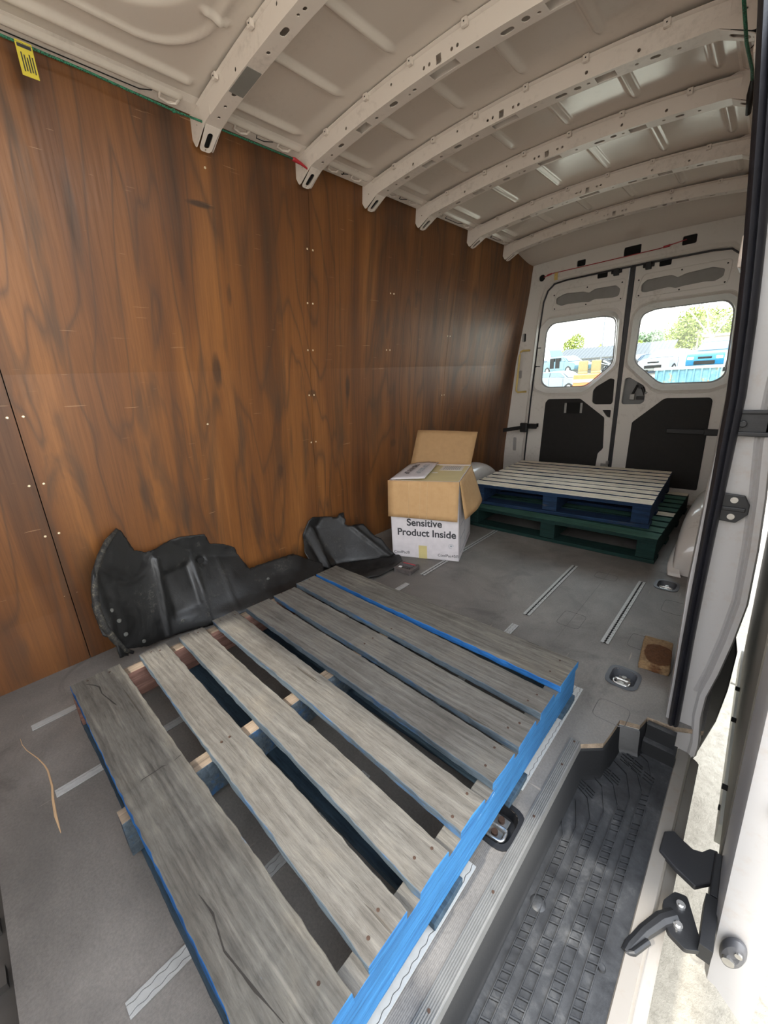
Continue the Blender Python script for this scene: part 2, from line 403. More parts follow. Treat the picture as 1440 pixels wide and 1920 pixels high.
# floor panel with the step cut-out
FO = [(-1.9, -.175), (-.235, -.175), (-.235, 1.0), (-.185, 1.045), (-.178, 1.10), (-.172, 1.165), (-.122, 1.18), (-.112, 1.228), (-.048, 1.235), (.02, 1.27), (.02, 3.83), (-1.9, 3.83)]
bm = bmesh.new()
dishes = [(-.307, .655), (-.212, 1.368), (-.219, 2.187)]
holes = [rnd(rect(x-.038, x+.038, y-.047, y+.047), .03, 4) for x, y in dishes]
plate(bm, FO, holes, -.016, 0, lambda u, v, w: (u, v, w), 0, 1)
struct('floor', bm, [FLOOR, W_MID])
bm = bmesh.new()   # steel underfloor below the panel and in front of its edge
plate(bm, [(-1.9, -.6), (-.05, -.6), (-.05, -.175), (-.245, -.175), (-.245, 1.02), (-.24, 1.3), (.02, 1.3), (.02, 3.9), (-1.9, 3.9)], [], -.09, -.052, lambda u, v, w: (u, v, w))
for i in range(14): box(bm, -1.88+i*.12, -1.84+i*.12, -.6, -.19, -.052, -.036)
struct('trim_1', bm, plain('grimy_steel_underfloor', (.10, .09, .08), .7, .2, .3, 9))
# faint moulded outlines in the vinyl over the tie-down bolts
# plywood wall, three sheets
bm = bmesh.new()
for y0, y1 in ((-.6, .169), (.172, 1.377), (1.379, 2.60), (2.602, 3.74)):
    zs = [i*1.955/16 for i in range(17)]
    loft(bm, [[(wx(z), y0, z), (wx(z), y1, z), (wx(z)-.009, y1, z), (wx(z)-.009, y0, z)] for z in zs])
struct('wall_left', bm, PLY)
bm = bmesh.new()   # steel side behind the plywood and up to the roof rail
loft(bm, [[(wx(z)-.03, -.6, z), (wx(z)-.03, 3.9, z), (wx(z)-.045, 3.9, z), (wx(z)-.045, -.6, z)] for z in (-.1, .3, 1.1, 1.65, 2.06)])
struct('wall_outer', bm, DARK)
# roof skin: heightfield with pressed swages
RY = [.900, 1.345, 1.745, 2.170, 2.720, 3.225]
BE = [-.68, -.605, -.36, -.12, .12, .36, .605, .68]
def sd_rr(px, py, hx, hy, r):
    qx, qy = abs(px)-hx+r, abs(py)-hy+r
    return math.hypot(max(qx, 0), max(qy, 0))+min(max(qx, qy), 0)-r
def relief(x, y):
    dx = x-XC; h = 0
    if y < .82:
        py = y-.02
        s = sd_rr(dx, py, .53, .775, .17); h -= .009*max(0, 1-abs(s)/.013)
        s2 = sd_rr(dx, py, .455, .705, .20); h -= .008*smooth(.010, -.010, s2) if False else -.010*smooth(-.012, .008, -s2)
        if abs(dx+.355) < .014 and .755 < y < .83: h -= .012*(1-abs(dx+.355)/.014)
        for b in (-.68, -.605, .605, .68):
            d = abs(dx-b)/.022
            if d < 1: h -= .013*(.5+.5*math.cos(math.pi*d))*smooth(.845, .80, y) if False else .013*(.5+.5*math.cos(math.pi*d))*(1-smooth(.80, .85, y))
        return h
    for i, r in enumerate(RY):
        a = r+.05; b = (RY[i+1]-.05) if i+1 < len(RY) else 3.42
        if a <= y <= b:
            for q in BE:
                if abs(q) > .67: e = 1.0
                else: e = 1-smooth(b-.09, b-.03, y)
                wdt = .021*(.6+.4*e); d = abs(dx-q)/wdt
                if d < 1: h -= .014*e*(.5+.5*math.cos(math.pi*d))
    return h
bm = bmesh.new()
nx, ny = 240, 440
x0, x1, y0, y1 = -1.69, -.13, -.6, 3.76
G = []
for j in range(ny+1):
    y = y0+(y1-y0)*j/ny
    G.append([bm.verts.new((x0+(x1-x0)*i/nx, y, skin(x0+(x1-x0)*i/nx, y)+relief(x0+(x1-x0)*i/nx, y))) for i in range(nx+1)])
for j in range(ny):
    for i in range(nx): bm.faces.new((G[j][i], G[j][i+1], G[j+1][i+1], G[j+1][i]))
struct('ceiling', bm, ROOF, smooth=True)
bm = bmesh.new()   # outer roof
loft(bm, [[(-1.75, -.7, 1.96), (-1.2, -.7, 2.06), (-.64, -.7, 2.06), (-.10, -.7, 1.96), (-.10, -.7, 1.99), (-.64, -.7, 2.09), (-1.2, -.7, 2.09), (-1.75, -.7, 1.99)],
          [(-1.75, 3.95, 1.96), (-1.2, 3.95, 2.06), (-.64, 3.95, 2.06), (-.10, 3.95, 1.96), (-.10, 3.95, 1.99), (-.64, 3.95, 2.09), (-1.2, 3.95, 2.09), (-1.75, 3.95, 1.99)]])
struct('ceiling_outer', bm, BODY)
# cant rail along the top of the plywood, with hook tabs and slots
def cant(name, s):
    bm = bmesh.new()
    X = lambda x: XC+s*(x-XC)
    pr = [(-1.575, 1.948), (-1.60, 1.940), (-1.645, 1.932), (-1.66, 1.945), (-1.69, 1.96), (-1.69, 1.97), (-1.60, 1.955), (-1.575, 1.958)]
    loft(bm, [[(X(a), y, b) for a, b in pr] for y in (-.6, 3.74)])
    ys = [-.6]+RY
    for a, b in zip(ys, ys[1:]):
        m = b-.13
        for q in (a+.14, b-.12):
            pts = [(X(-1.598), q-.03, 1.937), (X(-1.618), q-.026, 1.930), (X(-1.626), q, 1.928), (X(-1.618), q+.026, 1.930), (X(-1.598), q+.03, 1.937)]
            tube(bm, pts, .0045, 6)
        if b-a > .3:
            tube(bm, [(X(-1.598), a+.2, 1.9385), (X(-1.626), a+.21, 1.9335), (X(-1.626), b-.2, 1.9335), (X(-1.612), b-.17, 1.936), (X(-1.598), b-.165, 1.9385)], .0016, 5, 1)
    return struct(name, bm, [WHITE, DARK])
cant('trim_2', 1); cant('trim_3', -1)
# right wall
bm = bmesh.new()
def rx(z): return 2*XC-wx(z)
zs = [-.05, .3, .7, 1.1, 1.4, 1.65, 1.9, 2.0]
def rw(z):
    T = [(-.05, -.045), (.3, -.055), (.7, -.058), (1.1, -.075), (1.4, -.09), (1.65, -.125), (1.9, -.165), (2.0, -.18)]
    for (a, xa), (b, xb) in zip(T, T[1:]):
        if z <= b: return xa+(xb-xa)*(z-a)/(b-a)
    return -.18
loft(bm, [[(rw(z), 1.30, z), (rw(z), 3.74, z), (rw(z)+.02, 3.74, z), (rw(z)+.02, 1.30, z)] for z in zs])
for z in (.62, 1.22, 1.62):
    box(bm, rw(z)-.03, rw(z)+.01, 1.34, 3.72, z, z+.07)
struct('wall_right', bm, WHITE, bevel=.006)
bm = bmesh.new()   # unseen cab partition, added to block low light: open above, with header and sides
box(bm, -1.9, .03, -.66, -.60, -.1, 1.15); box(bm, -1.9, -.1, -.66, -.60, 1.72, 2.0); box(bm, -1.9, -1.62, -.66, -.60, 1.1, 1.75)
struct('light_block_partition', bm, WHITE)
bm = bmesh.new(); loft(bm, [[(XC-s*(XC-wx(z))-.03 if False else rx(z)-.02, -.6, z), (rx(z)+.05, -.6, z), (rx(z)+.05, -.25, z), (rx(z)-.02, -.25, z)] for z in (-.1, .3, 1.1, 1.65, 2.0) for s in (1,)])
struct('trim_4', bm, WHITE)

# roof ribs
TAB = []
def zb(x): return 1.925-.105*(x-XC)**2
def rib(y0, k):
    LBL = ['nearest the front, crossing the top left corner of the photo', 'second from the front, where the green cord hooks on', 'third from the front, just past the red hook', 'fourth from the front, above the cardboard box', 'fifth from the front, two before the rear doors', 'last one before the rear doors']
    R = empty('roof_rib', (0, 0, 0), 0, 'pressed white steel roof rib '+LBL[k], 'roof rib', 'pressed steel roof ribs')
    xs = [XC-.665+1.33*i/60 for i in range(61)]
    # underside with holes
    out = [(x, -.026) for x in xs]+[(x, .026) for x in reversed(xs)]
    H = []
    if k != 0:
        H += [rect(XC-.046, XC+.052, -.016, .016)]
    H += [rect(XC-.385, XC-.328, -.016, .018), rect(XC+.322, XC+.382, -.016, .018)] if k else []
    for dx, hl, hw in ((-.205, .017, .009), (-.48, .014, .008), (-.29, .006, .006), (-.545, .005, .005), (-.60, .005, .005), (-.115, .007, .005), (-.14, .004, .004), (.12, .006, .005), (.21, .020, .009), (.265, .012, .010), (.49, .014, .008), (.55, .005, .005), (.44, .005, .005), (.30, .005, .005)):
        H.append(slot(XC+dx, random.uniform(-.004, .004), max(hl, hw+.0005), hw, 5))
    bm = bmesh.new()
    plate(bm, out, H, 0, .0016, lambda u, v, w: (u, y0+v, zb(u)+w))
    # front web with holes, leaning; flange; rear web
    hh = .050
    sq = [rect(XC-.008, XC+.010, .005, .027)]+[circ(XC+d, .018, .005, 8) for d in (-.055, -.034, .048, .068, .30, -.42, .45)]+[circ(XC-.19, .036, .004, 8)]
    if k in (0,): sq = sq[1:]
    outw = [(x, 0) for x in xs]+[(x, hh) for x in reversed(xs)]
    plate(bm, outw, sq, 0, .0016, lambda u, v, w: (u, y0-.026-v*.10-w, zb(u)+v))
    plate(bm, outw, [], 0, .0016, lambda u, v, w: (u, y0+.026-v*.04+w, zb(u)+v))
    plate(bm, [(x, 0) for x in xs]+[(x, .010) for x in reversed(xs)], [], 0, .0016, lambda u, v, w: (u, y0-.030-v, zb(u)+hh+w+.006*v/.010))
    
    build('beam', bm, WHITE, R, auto=25)
    bm = bmesh.new()   # small press tabs on the flange
    for dx in (-.52, -.30, -.10, .10, .30, .52):
        x = XC+dx
        if TAB:
            o = TAB[0].copy(); COL.objects.link(o); o.parent = R
        else:
            box(bm, -.009, .009, -.008, .004, -.010, .008)
            cyl(bm, (0, -.0095, -.001), (0, -.0075, -.001), .0022, n=8, mi=1)
            o = build('tab', bm, [WHITE, DARK], R, bevel=.002); TAB.append(o)
        o.location = (x, y0-.039, zb(x)+.050)
    for s in (-1, 1):
        bm = bmesh.new()
        xa, za = XC+s*.645, zb(XC+.645)-.001
        xb_, zb_ = XC+s*.728, 1.838
        L = math.hypot(xb_-xa, zb_-za); ux, uz = (xb_-xa)/L, (zb_-za)/L
        nxx, nzz = -uz*s, ux*s
        if nzz > 0: nxx, nzz = -nxx, -nzz
        o2 = rnd([(0, -.027), (L*.4, -.024), (L, -.021), (L, .021), (L*.4, .024), (0, .027)], [0, .01, .014, .014, .01, 0], 4)
        f = lambda u, v, w: (xa+ux*u+nxx*w, y0+v, za+uz*u+nzz*w)
        sl_ = [(b+L*.58, a) for a, b in slot(0, 0, .001, .001)] if False else [(L*.56+a, b) for a, b in slot(0, 0, .028, .0095)]
        plate(bm, o2, [sl_, circ(L*.92, 0, .0028, 8)], 0, .002, f)
        # dark hollow behind the slot
        b2 = rnd([(L*.2, -.014), (L*.9, -.014), (L*.9, .014), (L*.2, .014)], .004, 2)
        plate(bm, b2, [], -.012, -.010, f, 1)
        # front gusset and side
        g = rnd([(XC+s*.60, zb(XC+.6)+.052), (XC+s*.60, zb(XC+.6)), (xa, za), (xb_, zb_), (XC+s*.765, 1.90), (XC+s*.74, 1.945), (XC+s*.675, 1.955)], [.002, .002, .01, .012, .01, .01, .01], 3)
        plate(bm, g, [circ(XC+s*.70, 1.895, .003, 6)], 0, .002, lambda u, v, w: (u, y0-.028-w, v))
        plate(bm, g, [], 0, .002, lambda u, v, w: (u, y0+.028+w, v))
        build('mounting_foot', bm, [WHITE, DARK], R, bevel=.0015)
    return R
for k, y in enumerate(RY): rib(y, k)
bm = bmesh.new()   # masking patch on the first rib
plate(bm, [(-1.40+.115*i/8*1.0, -.024) for i in range(1)]+[(-1.285, -.024), (-1.285, .024), (-1.40, .024)], [], -.0012, 0, lambda u, v, w: (u, RY[0]+v, zb(u)+w-.0004))
tag(build('sticker', bm, plain('grey_foam_tape', (.22, .21, .19), .8)), 'grey square foam patch stuck on the underside of the nearest roof rib', 'sticker')

# ---------------------------------------------------------------- rear frame and doors
YR = 3.74
def mir(p): return [(2*XC-x, z) for x, z in p]
bm = bmesh.new()
openL = [(-1.70, -.02), (-1.685, .30), (-1.655, .80), (-1.61, 1.40), (-1.588, 1.62), (-1.555, 1.705), (-1.50, 1.75), (-1.40, 1.762), (-1.10, 1.765)]
opening = openL+mir(list(reversed(openL)))
oz = [0, .5, 1.1, 1.65, 1.93]
outer = [(wx(z)-.02, z if i else -.06) for i, z in enumerate(oz)]
outer = outer+[(XC, 1.97)]+mir(list(reversed(outer)))
# split: header + pillars as one sheet with the opening as a hole, closed at the bottom by a threshold
opn = [(-1.70, -.02)]+openL[1:]+mir(list(reversed(openL[1:])))+[(2*XC+1.70, -.02)]
hh = [rnd(rect(-1.31, -1.245, 1.80, 1.845), .01, 3), rnd(rect(-.98, -.87, 1.80, 1.86), .01, 3), rnd(rect(-.625, -.545, 1.79, 1.845), .01, 3),
      circ(-1.585, 1.775, .026, 16), rnd(rect(-1.735, -1.70, 1.29, 1.36), .01, 3), rnd(rect(-1.752, -1.722, .98, 1.05), .01, 3), rnd(rect(-1.78, -1.745, .31, .44), .012, 3)]
plate(bm, outer, [opn]+hh, YR, YR+.012, lambda u, v, w: (u, w, v))
# reveal flange around opening, bright painted edge
ring = lambda s, y: [(XC+(x-XC)*s, y, z if z < 0 else z*s+.0) for x, z in opn]
loft(bm, [ring(1.0, YR-.004), ring(.988, YR-.010), ring(.984, YR+.002), ring(.984, YR+.03), ring(.992, YR+.03), ring(1.0, YR+.01)], caps=False)
struct('wall_rear', bm, DOORP, auto=30)
bm = bmesh.new(); tube(bm, [(XC+(x-XC)*.983, YR+.038, z*.983) for x, z in opn], .009, 6, closed=True); struct('trim_16', bm, RUB)
bm = bmesh.new()
plate(bm, [(-1.86, 0), (.03, 0), (.03, 1.95), (-1.86, 1.95)], [opn], YR+.016, YR+.02, lambda u, v, w: (u, w, v)) if False else None
for h in hh:
    x = [p[0] for p in h]; z = [p[1] for p in h]
    box(bm, min(x)-.008, max(x)+.008, YR+.0125, YR+.0145, min(z)-.008, max(z)+.008)
struct('trim_5', bm, DARK)
bm = bmesh.new(); box(bm, -1.70, -.14, 3.70, 3.90, -.05, .012); struct('trim_6', bm, DOORP)
# rear corners of the body outside the doors
bm = bmesh.new()
for s in (-1, 1):
    loft(bm, [[(XC+s*.77, 3.90, z), (XC+s*(.80 if z < 1.8 else .74), 3.745, z), (XC+s*(1.0-.1*z/2), 3.745, z), (XC+s*(1.0-.1*z/2), 3.90, z)] for z in (-.3, .5, 1.2, 1.76, 2.04)])
box(bm, -1.74, -.10, 3.755, 3.90, 1.79, 2.04)
struct('trim_7', bm, BODY)
YD = 3.785
LF = [(-1.612, 1.401), (-1.535, 1.475), (-1.07, 1.480), (-.990, 1.460), (-.948, 1.400), (-.941, 1.035), (-1.156, .835), (-1.201, .816), (-1.505, .816), (-1.637, .868)]
LG = [(-1.560, 1.370), (-1.512, 1.425), (-1.09, 1.429), (-1.018, 1.406), (-.999, 1.370), (-.991, 1.058), (-1.166, .903), (-1.207, .884), (-1.524, .884), (-1.580, .930)]
def mirl(p): return [(2*XC-.0-x, z) for x, z in reversed(p)]
def rear_door(name, s, lab):
    Mx = (lambda p: p) if s < 0 else mirl
    D = empty(name, (0, 0, 0)); D['kind'] = 'structure'
    D['label'] = lab
    ol = [(-1.712, -.03), (-1.70, .45), (-1.675, .85), (-1.63, 1.40), (-1.605, 1.63), (-1.57, 1.73), (-1.51, 1.775), (-1.40, 1.785), (-.96, 1.785), (-.942, 1.775), (-.937, 1.0), (-.937, -.03)]
    Lc = [(-1.503, .76), (-1.478, .790), (-1.205, .790), (-1.0, .634), (-.985, .376), (-1.022, .332), (-1.036, .10), (-1.535, .10)]
    L2 = [(-1.092, .883), (-.99, .947), (-.957, .938), (-.951, .758), (-.963, .74), (-1.085, .74), (-1.11, .759), (-1.111, .853)]
    L3 = [(-1.025, .695), (-.957, .695), (-.957, .632), (-.982, .640)]
    if s > 0: Lc = [(2*XC-x, z) for x, z in [(-.793, .60), (-.605, .776), (-.582, .785), (-.321, .785), (-.305, .765), (-.30, .10), (-.80, .10)]]; Lc = [(p[0], p[1]) for p in Lc]
    rec = [(-1.471, 1.608), (-1.402, 1.633), (-1.258, 1.623), (-1.213, 1.606), (-1.172, 1.629), (-1.022, 1.626), (-.989, 1.597), (-.994, 1.551), (-1.026, 1.543), (-1.172, 1.553), (-1.207, 1.538), (-1.251, 1.545), (-1.373, 1.550), (-1.426, 1.543), (-1.468, 1.564)]
    rec = rnd(rec, .012, 3)
    holes = [rnd(Mx(LF), .035, 4) if s < 0 else rnd(Mx(LF), .035, 4), Mx(rec) if s < 0 else mirl(rec)]
    lcard = rnd(Lc, .012, 3) if s < 0 else rnd([(2*XC-x, z) for x, z in reversed(Lc)], .012, 3)
    holes.append(rnd(Mx(L2), .01, 3))
    if s < 0: holes.append(rnd(L3, .008, 3))
    bm = bmesh.new()
    plate(bm, Mx(ol), holes, YD, YD+.012, lambda u, v, w: (u, w, v))
    # swage line round recess
    e = 1.0
    cx_, cz_ = (-1.23 if s < 0 else 2*XC+1.23), 1.587
    rr = rnd([(cx_-.275, cz_-.075), (cx_+.265, cz_-.075), (cx_+.275, cz_+.075), (cx_-.235, cz_+.078)], .03, 5)
    tube(bm, [(x, YD+.001, z) for x, z in rr], .003, 6, closed=True)
    # flared window surround down to the glass, and outer skin
    a = rnd(Mx(LF), .035, 4); b = rnd(Mx(LG), .05, 4)
    c_ = [(x*.62+x2*.38, z*.62+z2*.38) for (x, z), (x2, z2) in zip(a, b)]
    loft(bm, [[(x, YD+.002, z) for x, z in a], [(x, YD-.010, z) for x, z in c_], [(x, YD+.05, z) for x, z in b]], caps=False)
    tube(bm, [(x, YD+.001, z) for x, z in a], .003, 6, closed=True)
    plate(bm, Mx(ol), [b], YD+.062, YD+.070, lambda u, v, w: (u, w, v))
    rg = [[(x, y, z) for x, z in Mx(ol)] for y in (YD+.006, YD+.066)]
    loft(bm, rg, caps=False)
    # screw dots
    for px, pz in ((-.26, .045), (.0, .062), (.25, .052), (-.25, -.06), (.0, -.062), (.25, -.06)):
        cyl(bm, (cx_+px, YD-.003, cz_+pz*1.0), (cx_+px, YD+.001, cz_+pz), .005, n=8, mi=1)
    build('leaf_panel', bm, [DOORP, DARK], D, auto=30)
    bm = bmesh.new(); g2 = [((x-XC)*1.0+XC, z) for x, z in b]
    cxg = sum(p[0] for p in g2)/len(g2); czg = sum(p[1] for p in g2)/len(g2)
    g2 = [(cxg+(x-cxg)*1.01, czg+(z-czg)*1.01) for x, z in g2]
    plate(bm, g2, [], YD+.052, YD+.055, lambda u, v, w: (u, w, v)); build('window_pane', bm, GLASS, D)
    bm = bmesh.new(); loft(bm, [[(x, y, z) for x, z in p] for p, y in ((b, YD+.046), ([(cxg+(x-cxg)*.965, czg+(z-czg)*.965) for x, z in b], YD+.048), ([(cxg+(x-cxg)*.965, czg+(z-czg)*.965) for x, z in b], YD+.051))], caps=False)
    build('window_seal', bm, plain('grey_window_seal', (.30, .31, .31), .5), D)
    bm = bmesh.new(); plate(bm, lcard, [], YD-.006, YD-.001, lambda u, v, w: (u, w, v)); build('lining_board', bm, CARD, D, bevel=.001)
    bm = bmesh.new(); rb = [(cx_+(x-cx_)*1.04, cz_+(z-cz_)*1.2) for x, z in (rec if s < 0 else mirl(rec))]
    plate(bm, rb, [], YD+.022, YD+.024, lambda u, v, w: (u, w, v)); build('recess_back', bm, plain('grey_inner_skin', (.26, .25, .235), .5), D)
    bm = bmesh.new()
    l2 = Mx(L2); mx_ = sum(p[0] for p in l2)/8; mz_ = sum(p[1] for p in l2)/8
    if s < 0:
        plate(bm, [(mx_+(x-mx_)*1.05, mz_+(z-mz_)*1.05) for x, z in l2], [], YD+.014, YD+.018, lambda u, v, w: (u, w, v))
        plate(bm, [(x, z) for x, z in rect(-1.035, -.95, .625, .70)], [], YD+.014, YD+.018, lambda u, v, w: (u, w, v))
        build('access_cover', bm, CARD, D)
    else:
        plate(bm, [(mx_+(x-mx_)*1.05, mz_+(z-mz_)*1.05) for x, z in l2], [], YD+.045, YD+.048, lambda u, v, w: (u, w, v)); build('cavity_back', bm, plain('grey_cavity', (.20, .20, .20), .5), D)
        bm = bmesh.new()   # latch mechanism seen in the cavity
        cyl(bm, (-.765, YD+.01, .89), (-.765, YD+.04, .89), .032, n=14); cyl(bm, (-.79, YD+.005, .885), (-.83, YD+.02, .79), .009, n=8)
        cyl(bm, (-.755, YD+.008, .87), (-.72, YD+.02, .78), .011, n=8); box(bm, -.79, -.71, YD+.015, YD+.04, .775, .80)
        cyl(bm, (-.70, YD+.01, .86), (-.70, YD+.03, .86), .018, n=10)
        build('latch_mechanism', bm, BLK, D, bevel=.002)
        bm = bmesh.new(); box(bm, -.835, -.80, YD-.002, YD+.03, .775, .82); cyl(bm, (-.72, YD+.0, .835), (-.735, YD+.02, .80), .01, n=8)
        build('latch_lever', bm, GALV, D, bevel=.004)
    # top latch and dark cut-out
    bm = bmesh.new(); q = XC+s*.105
    box(bm, q-.035, q+.035, YD-.02, YD, 1.705, 1.73); box(bm, q-.018, q+.018, YD-.028, YD, 1.69, 1.742); cyl(bm, (q-.035, YD-.012, 1.717), (q+.035, YD-.012, 1.717), .013, n=10)
    build('top_latch', bm, BLK, D, bevel=.003)
    bm = bmesh.new(); q = XC+s*.205; plate(bm, rnd(rect(q-.036, q+.036, 1.695, 1.748), .008, 3), [], YD-.002, YD+.001, lambda u, v, w: (u, w, v)); build('cut_out', bm, DARK, D)
    return D
DL = rear_door('door_1', -1, 'left-hand white rear door leaf with a square window and black lining boards')
DR = rear_door('door_2', 1, 'right-hand white rear door leaf with an open latch cavity beside its window')
# pull recess on the left lining board
bm = bmesh.new(); box(bm, -1.315, -1.195, YD-.010, YD-.006, .665, .76, 0); build('pull_recess', bm, DARK, DL)
bm = bmesh.new(); box(bm, -1.33, -1.312, YD-.013, YD-.006, .67, .755); box(bm, -1.198, -1.18, YD-.013, YD-.006, .67, .755)
for z in (.68, .70, .72, .74): box(bm, -1.327, -1.315, YD-.016, YD-.012, z, z+.008); box(bm, -1.195, -1.183, YD-.016, YD-.012, z, z+.008)
build('pull_recess_clips', bm, GALV, DL, bevel=.002)
bm = bmesh.new()
for z in (1.23, 1.075): cyl(bm, (-1.615, YD-.012, z), (-1.61, YD+.0, z), .009, n=10); cyl(bm, (-1.612, YD-.009, z), (-1.572, YD-.009, z-.002), .0032, n=6)
build('glass_clip', bm, BLK, DL)
bm = bmesh.new(); box(bm, XC-.018, XC+.018, YD+.004, YD+.05, .0, 1.785)
for z in (.1, .5): pass
o = build('meeting_seal', bm, RUB, DL, bevel=.004)
bm = bmesh.new(); box(bm, -.945, -.925, YD-.03, YD, .245, .275); box(bm, -.99, -.93, YD-.012, YD, .22, .25)
build('bottom_latch', bm, STEEL, DL, bevel=.003)
# check straps
def strap(pts, lab):
    T = empty('door_check_strap', pts[0], 0, lab, 'door strap', 'black rear door check straps')
    a, b = Vector((0, 0, 0)), Vector(pts[1])-Vector(pts[0])
    bm = bmesh.new(); n = 10
    loft(bm, [[a.lerp(b, i/n)+Vector((0, dy, dz)) for dy, dz in ((-.006, -.017), (.006, -.017), (.006, .017), (-.006, .017))] for i in range(n+1)])
    build('arm', bm, BLK, T, bevel=.003)
    bm = bmesh.new(); e = b*.8; box(bm, e.x-.05, e.x+.05, e.y-.014, e.y+.01, e.z-.023, e.z+.023); build('end_block', bm, BLK, T, bevel=.005)
    return T
T = strap(((-1.765, 3.50, .535), (-1.545, 3.755, .560)), 'black check strap reaching from the plywood to the left rear door')
bm = bmesh.new(); box(bm, .095, .165, .13, .15, -.03, .055); build('bracket', bm, BLK, T, bevel=.01)
strap(((-.548, 3.755, .545), (-.20, 3.77, .54)), 'black check strap across the lining board of the right rear door')
# yellow grab handle
T = empty('grab_handle', (0, 0, 0), 0, 'yellow metal grab handle on the pillar left of the rear doors', 'handle')
bm = bmesh.new(); tube(bm, [(-1.655, 3.735, 1.215), (-1.70, 3.69, 1.215), (-1.712, 3.672, 1.205), (-1.716, 3.668, 1.18), (-1.735, 3.668, .90), (-1.735, 3.67, .875), (-1.725, 3.68, .86), (-1.67, 3.735, .862)], .0085, 10)
build('bar', bm, YELH, T, smooth=True)
# red cord over the doors
T = empty('red_cord', (0, 0, 0), 0, 'thin red cord stretched along the header above the rear doors', 'cord')
bm = bmesh.new(); tube(bm, [(-1.565, 3.73, 1.775), (-1.50, 3.728, 1.79), (-1.1, 3.728, 1.795), (-.75, 3.728, 1.80), (-.60, 3.73, 1.82)], .0028, 6); build('rope', bm, REDP, T)
bm = bmesh.new(); tube(bm, [(-1.54, 3.73, 1.782), (-1.50, 3.728, 1.79)], .006, 6); build('knot', bm, REDP, T)
bm = bmesh.new(); tube(bm, [(-.73, 3.727, 1.803), (-.69, 3.727, 1.806)], .007, 6); build('knot', bm, REDP, T)
bm = bmesh.new(); sheet(bm, rect(-1.475, -1.448, 1.735, 1.79), .012, lambda u, v: (u, 3.724-.004*math.sin(v*90), v))
o = build('label_tag', bm, YELH, T); o.modifiers.new('s', 'SOLIDIFY').thickness = .001

# wheel arches
def arch(name, s, lab):
    bm = bmesh.new(); rings = []
    n = 30
    for i in range(n+1):
        t = math.sin(math.pi*(i/n-.5))
        k = max(0, 1-abs(t)**3.6)**.5
        h = .012+.330*k; y = 2.79+.45*t
        xin = .245-.03*(1-k); sec = []
        for x, z in ((-.9, .0), (xin*1.0, .0), (xin*1.0, .35), (xin-.004, .62), (xin-.02, .82), (xin-.06, .95), (xin-.12, 1.0), (-.9, 1.0)):
            X = -x if x > 0 else .06
            if x < 0: X = .02
            sec.append((X, z*h))
        rings.append([((x if s > 0 else 2*XC-x-.0), y, z) for x, z in sec])
    loft(bm, rings)
    # base flange, raised seam band
    for y0_, y1_, dz in ((2.52, 2.56, .006),):
        pass
    o = struct(name, bm, ARCHM, auto=50)
    ss = o.modifiers.new('s', 'SUBSURF'); ss.levels = 1; ss.render_levels = 2
    return o
ARCHM = mk_paint('glossy_arch_paint', (.60, .57, .53), .16, (.22, .14, .08), .6)
arch('trim_8', 1, ''); arch('trim_9', -1, '')
bm = bmesh.new()
rings = []
for i in range(31):
    t = math.sin(math.pi*(i/30-.5)); k = max(0, 1-abs(t)**3.6)**.5; y = 2.79+.475*t; q = .262-.03*(1-k)
    rings.append([(-q, y, .0), (-q, y, .045*k+.004), (-q+.012, y, .058*k+.005), (-q+.05, y, .058*k+.005), (-q+.05, y, 0)])
loft(bm, rings); struct('trim_10', bm, ARCHM, auto=50)

# ---------------------------------------------------------------- side door opening: pillar, seal, step, sill, sliding door
bm = bmesh.new()
jin = [(-.050, -.16), (-.052, .127), (-.060, .441), (-.058, .738), (-.056, .93), (-.064, 1.10), (-.078, 1.27), (-.089, 1.38), (-.100, 1.48), (-.112, 1.577), (-.124, 1.67), (-.150, 1.84), (-.175, 1.96)]
jout = [(-.10, 1.99), (-.06, 1.80), (-.030, 1.50), (-.01, 1.20), (.012, .835), (.026, .71), (.037, .577), (.042, .431), (.031, .315), (.019, .207), (.006, .125), (.004, .05), (.015, -.059), (.010, -.10), (-.02, -.16)]
plate(bm, jin+jout, [], 1.268, 1.285, lambda u, v, w: (u, w, v))
# inner return of the pillar, seen left of the seal
loft(bm, [[(x-.026, 1.30, z), (x-.020, 1.262, z), (x, 1.262, z), (x, 1.30, z)] for x, z in jin])
# outer flange band following the body edge
fl = [(.012, .98), (.014, .835), (.026, .71), (.035, .577), (.040, .431), (.031, .315), (.018, .207), (.004, .125), (.003, .05), (.012, -.045), (.010, -.09)]
loft(bm, [[(x-.016, 1.262, z), (x-.010, 1.254, z), (x+.002, 1.254, z), (x+.006, 1.262, z), (x+.006, 1.29, z), (x-.016, 1.29, z)] for x, z in fl])
loft(bm, [[(x-.027, 1.268, z), (x-.022, 1.264, z), (x-.017, 1.268, z)] for x, z in fl[:8]])
# pressed panel lines above the rail
loft(bm, [[(-.004, 1.262, z), (.0, 1.257, z), (.004, 1.262, z)] for z in (.925, 1.02)])
struct('trim_11', bm, BODY, auto=35)
bm = bmesh.new()   # outer body side behind the pillar
prof = [(jx, jz) for jx, jz in reversed(jout)]
loft(bm, [[(x-.01, y, z) for x, z in prof] for y in (1.28, 1.9, 3.9)], closed=False)
o = struct('trim_12', bm, BODY, smooth=True); o.modifiers.new('s', 'SOLIDIFY').thickness = .004
bm = bmesh.new()
box(bm, -.050, .030, 1.254, 1.262, .858, .905); box(bm, -.045, .034, 1.246, 1.256, .850, .860); box(bm, -.045, .034, 1.248, 1.256, .900, .909)
cyl(bm, (-.038, 1.244, .878), (-.038, 1.252, .878), .008, n=10)
tag(build('door_rail_end', bm, BLK, bevel=.002), 'dark end of the outside sliding rail on the side door pillar', 'rail')
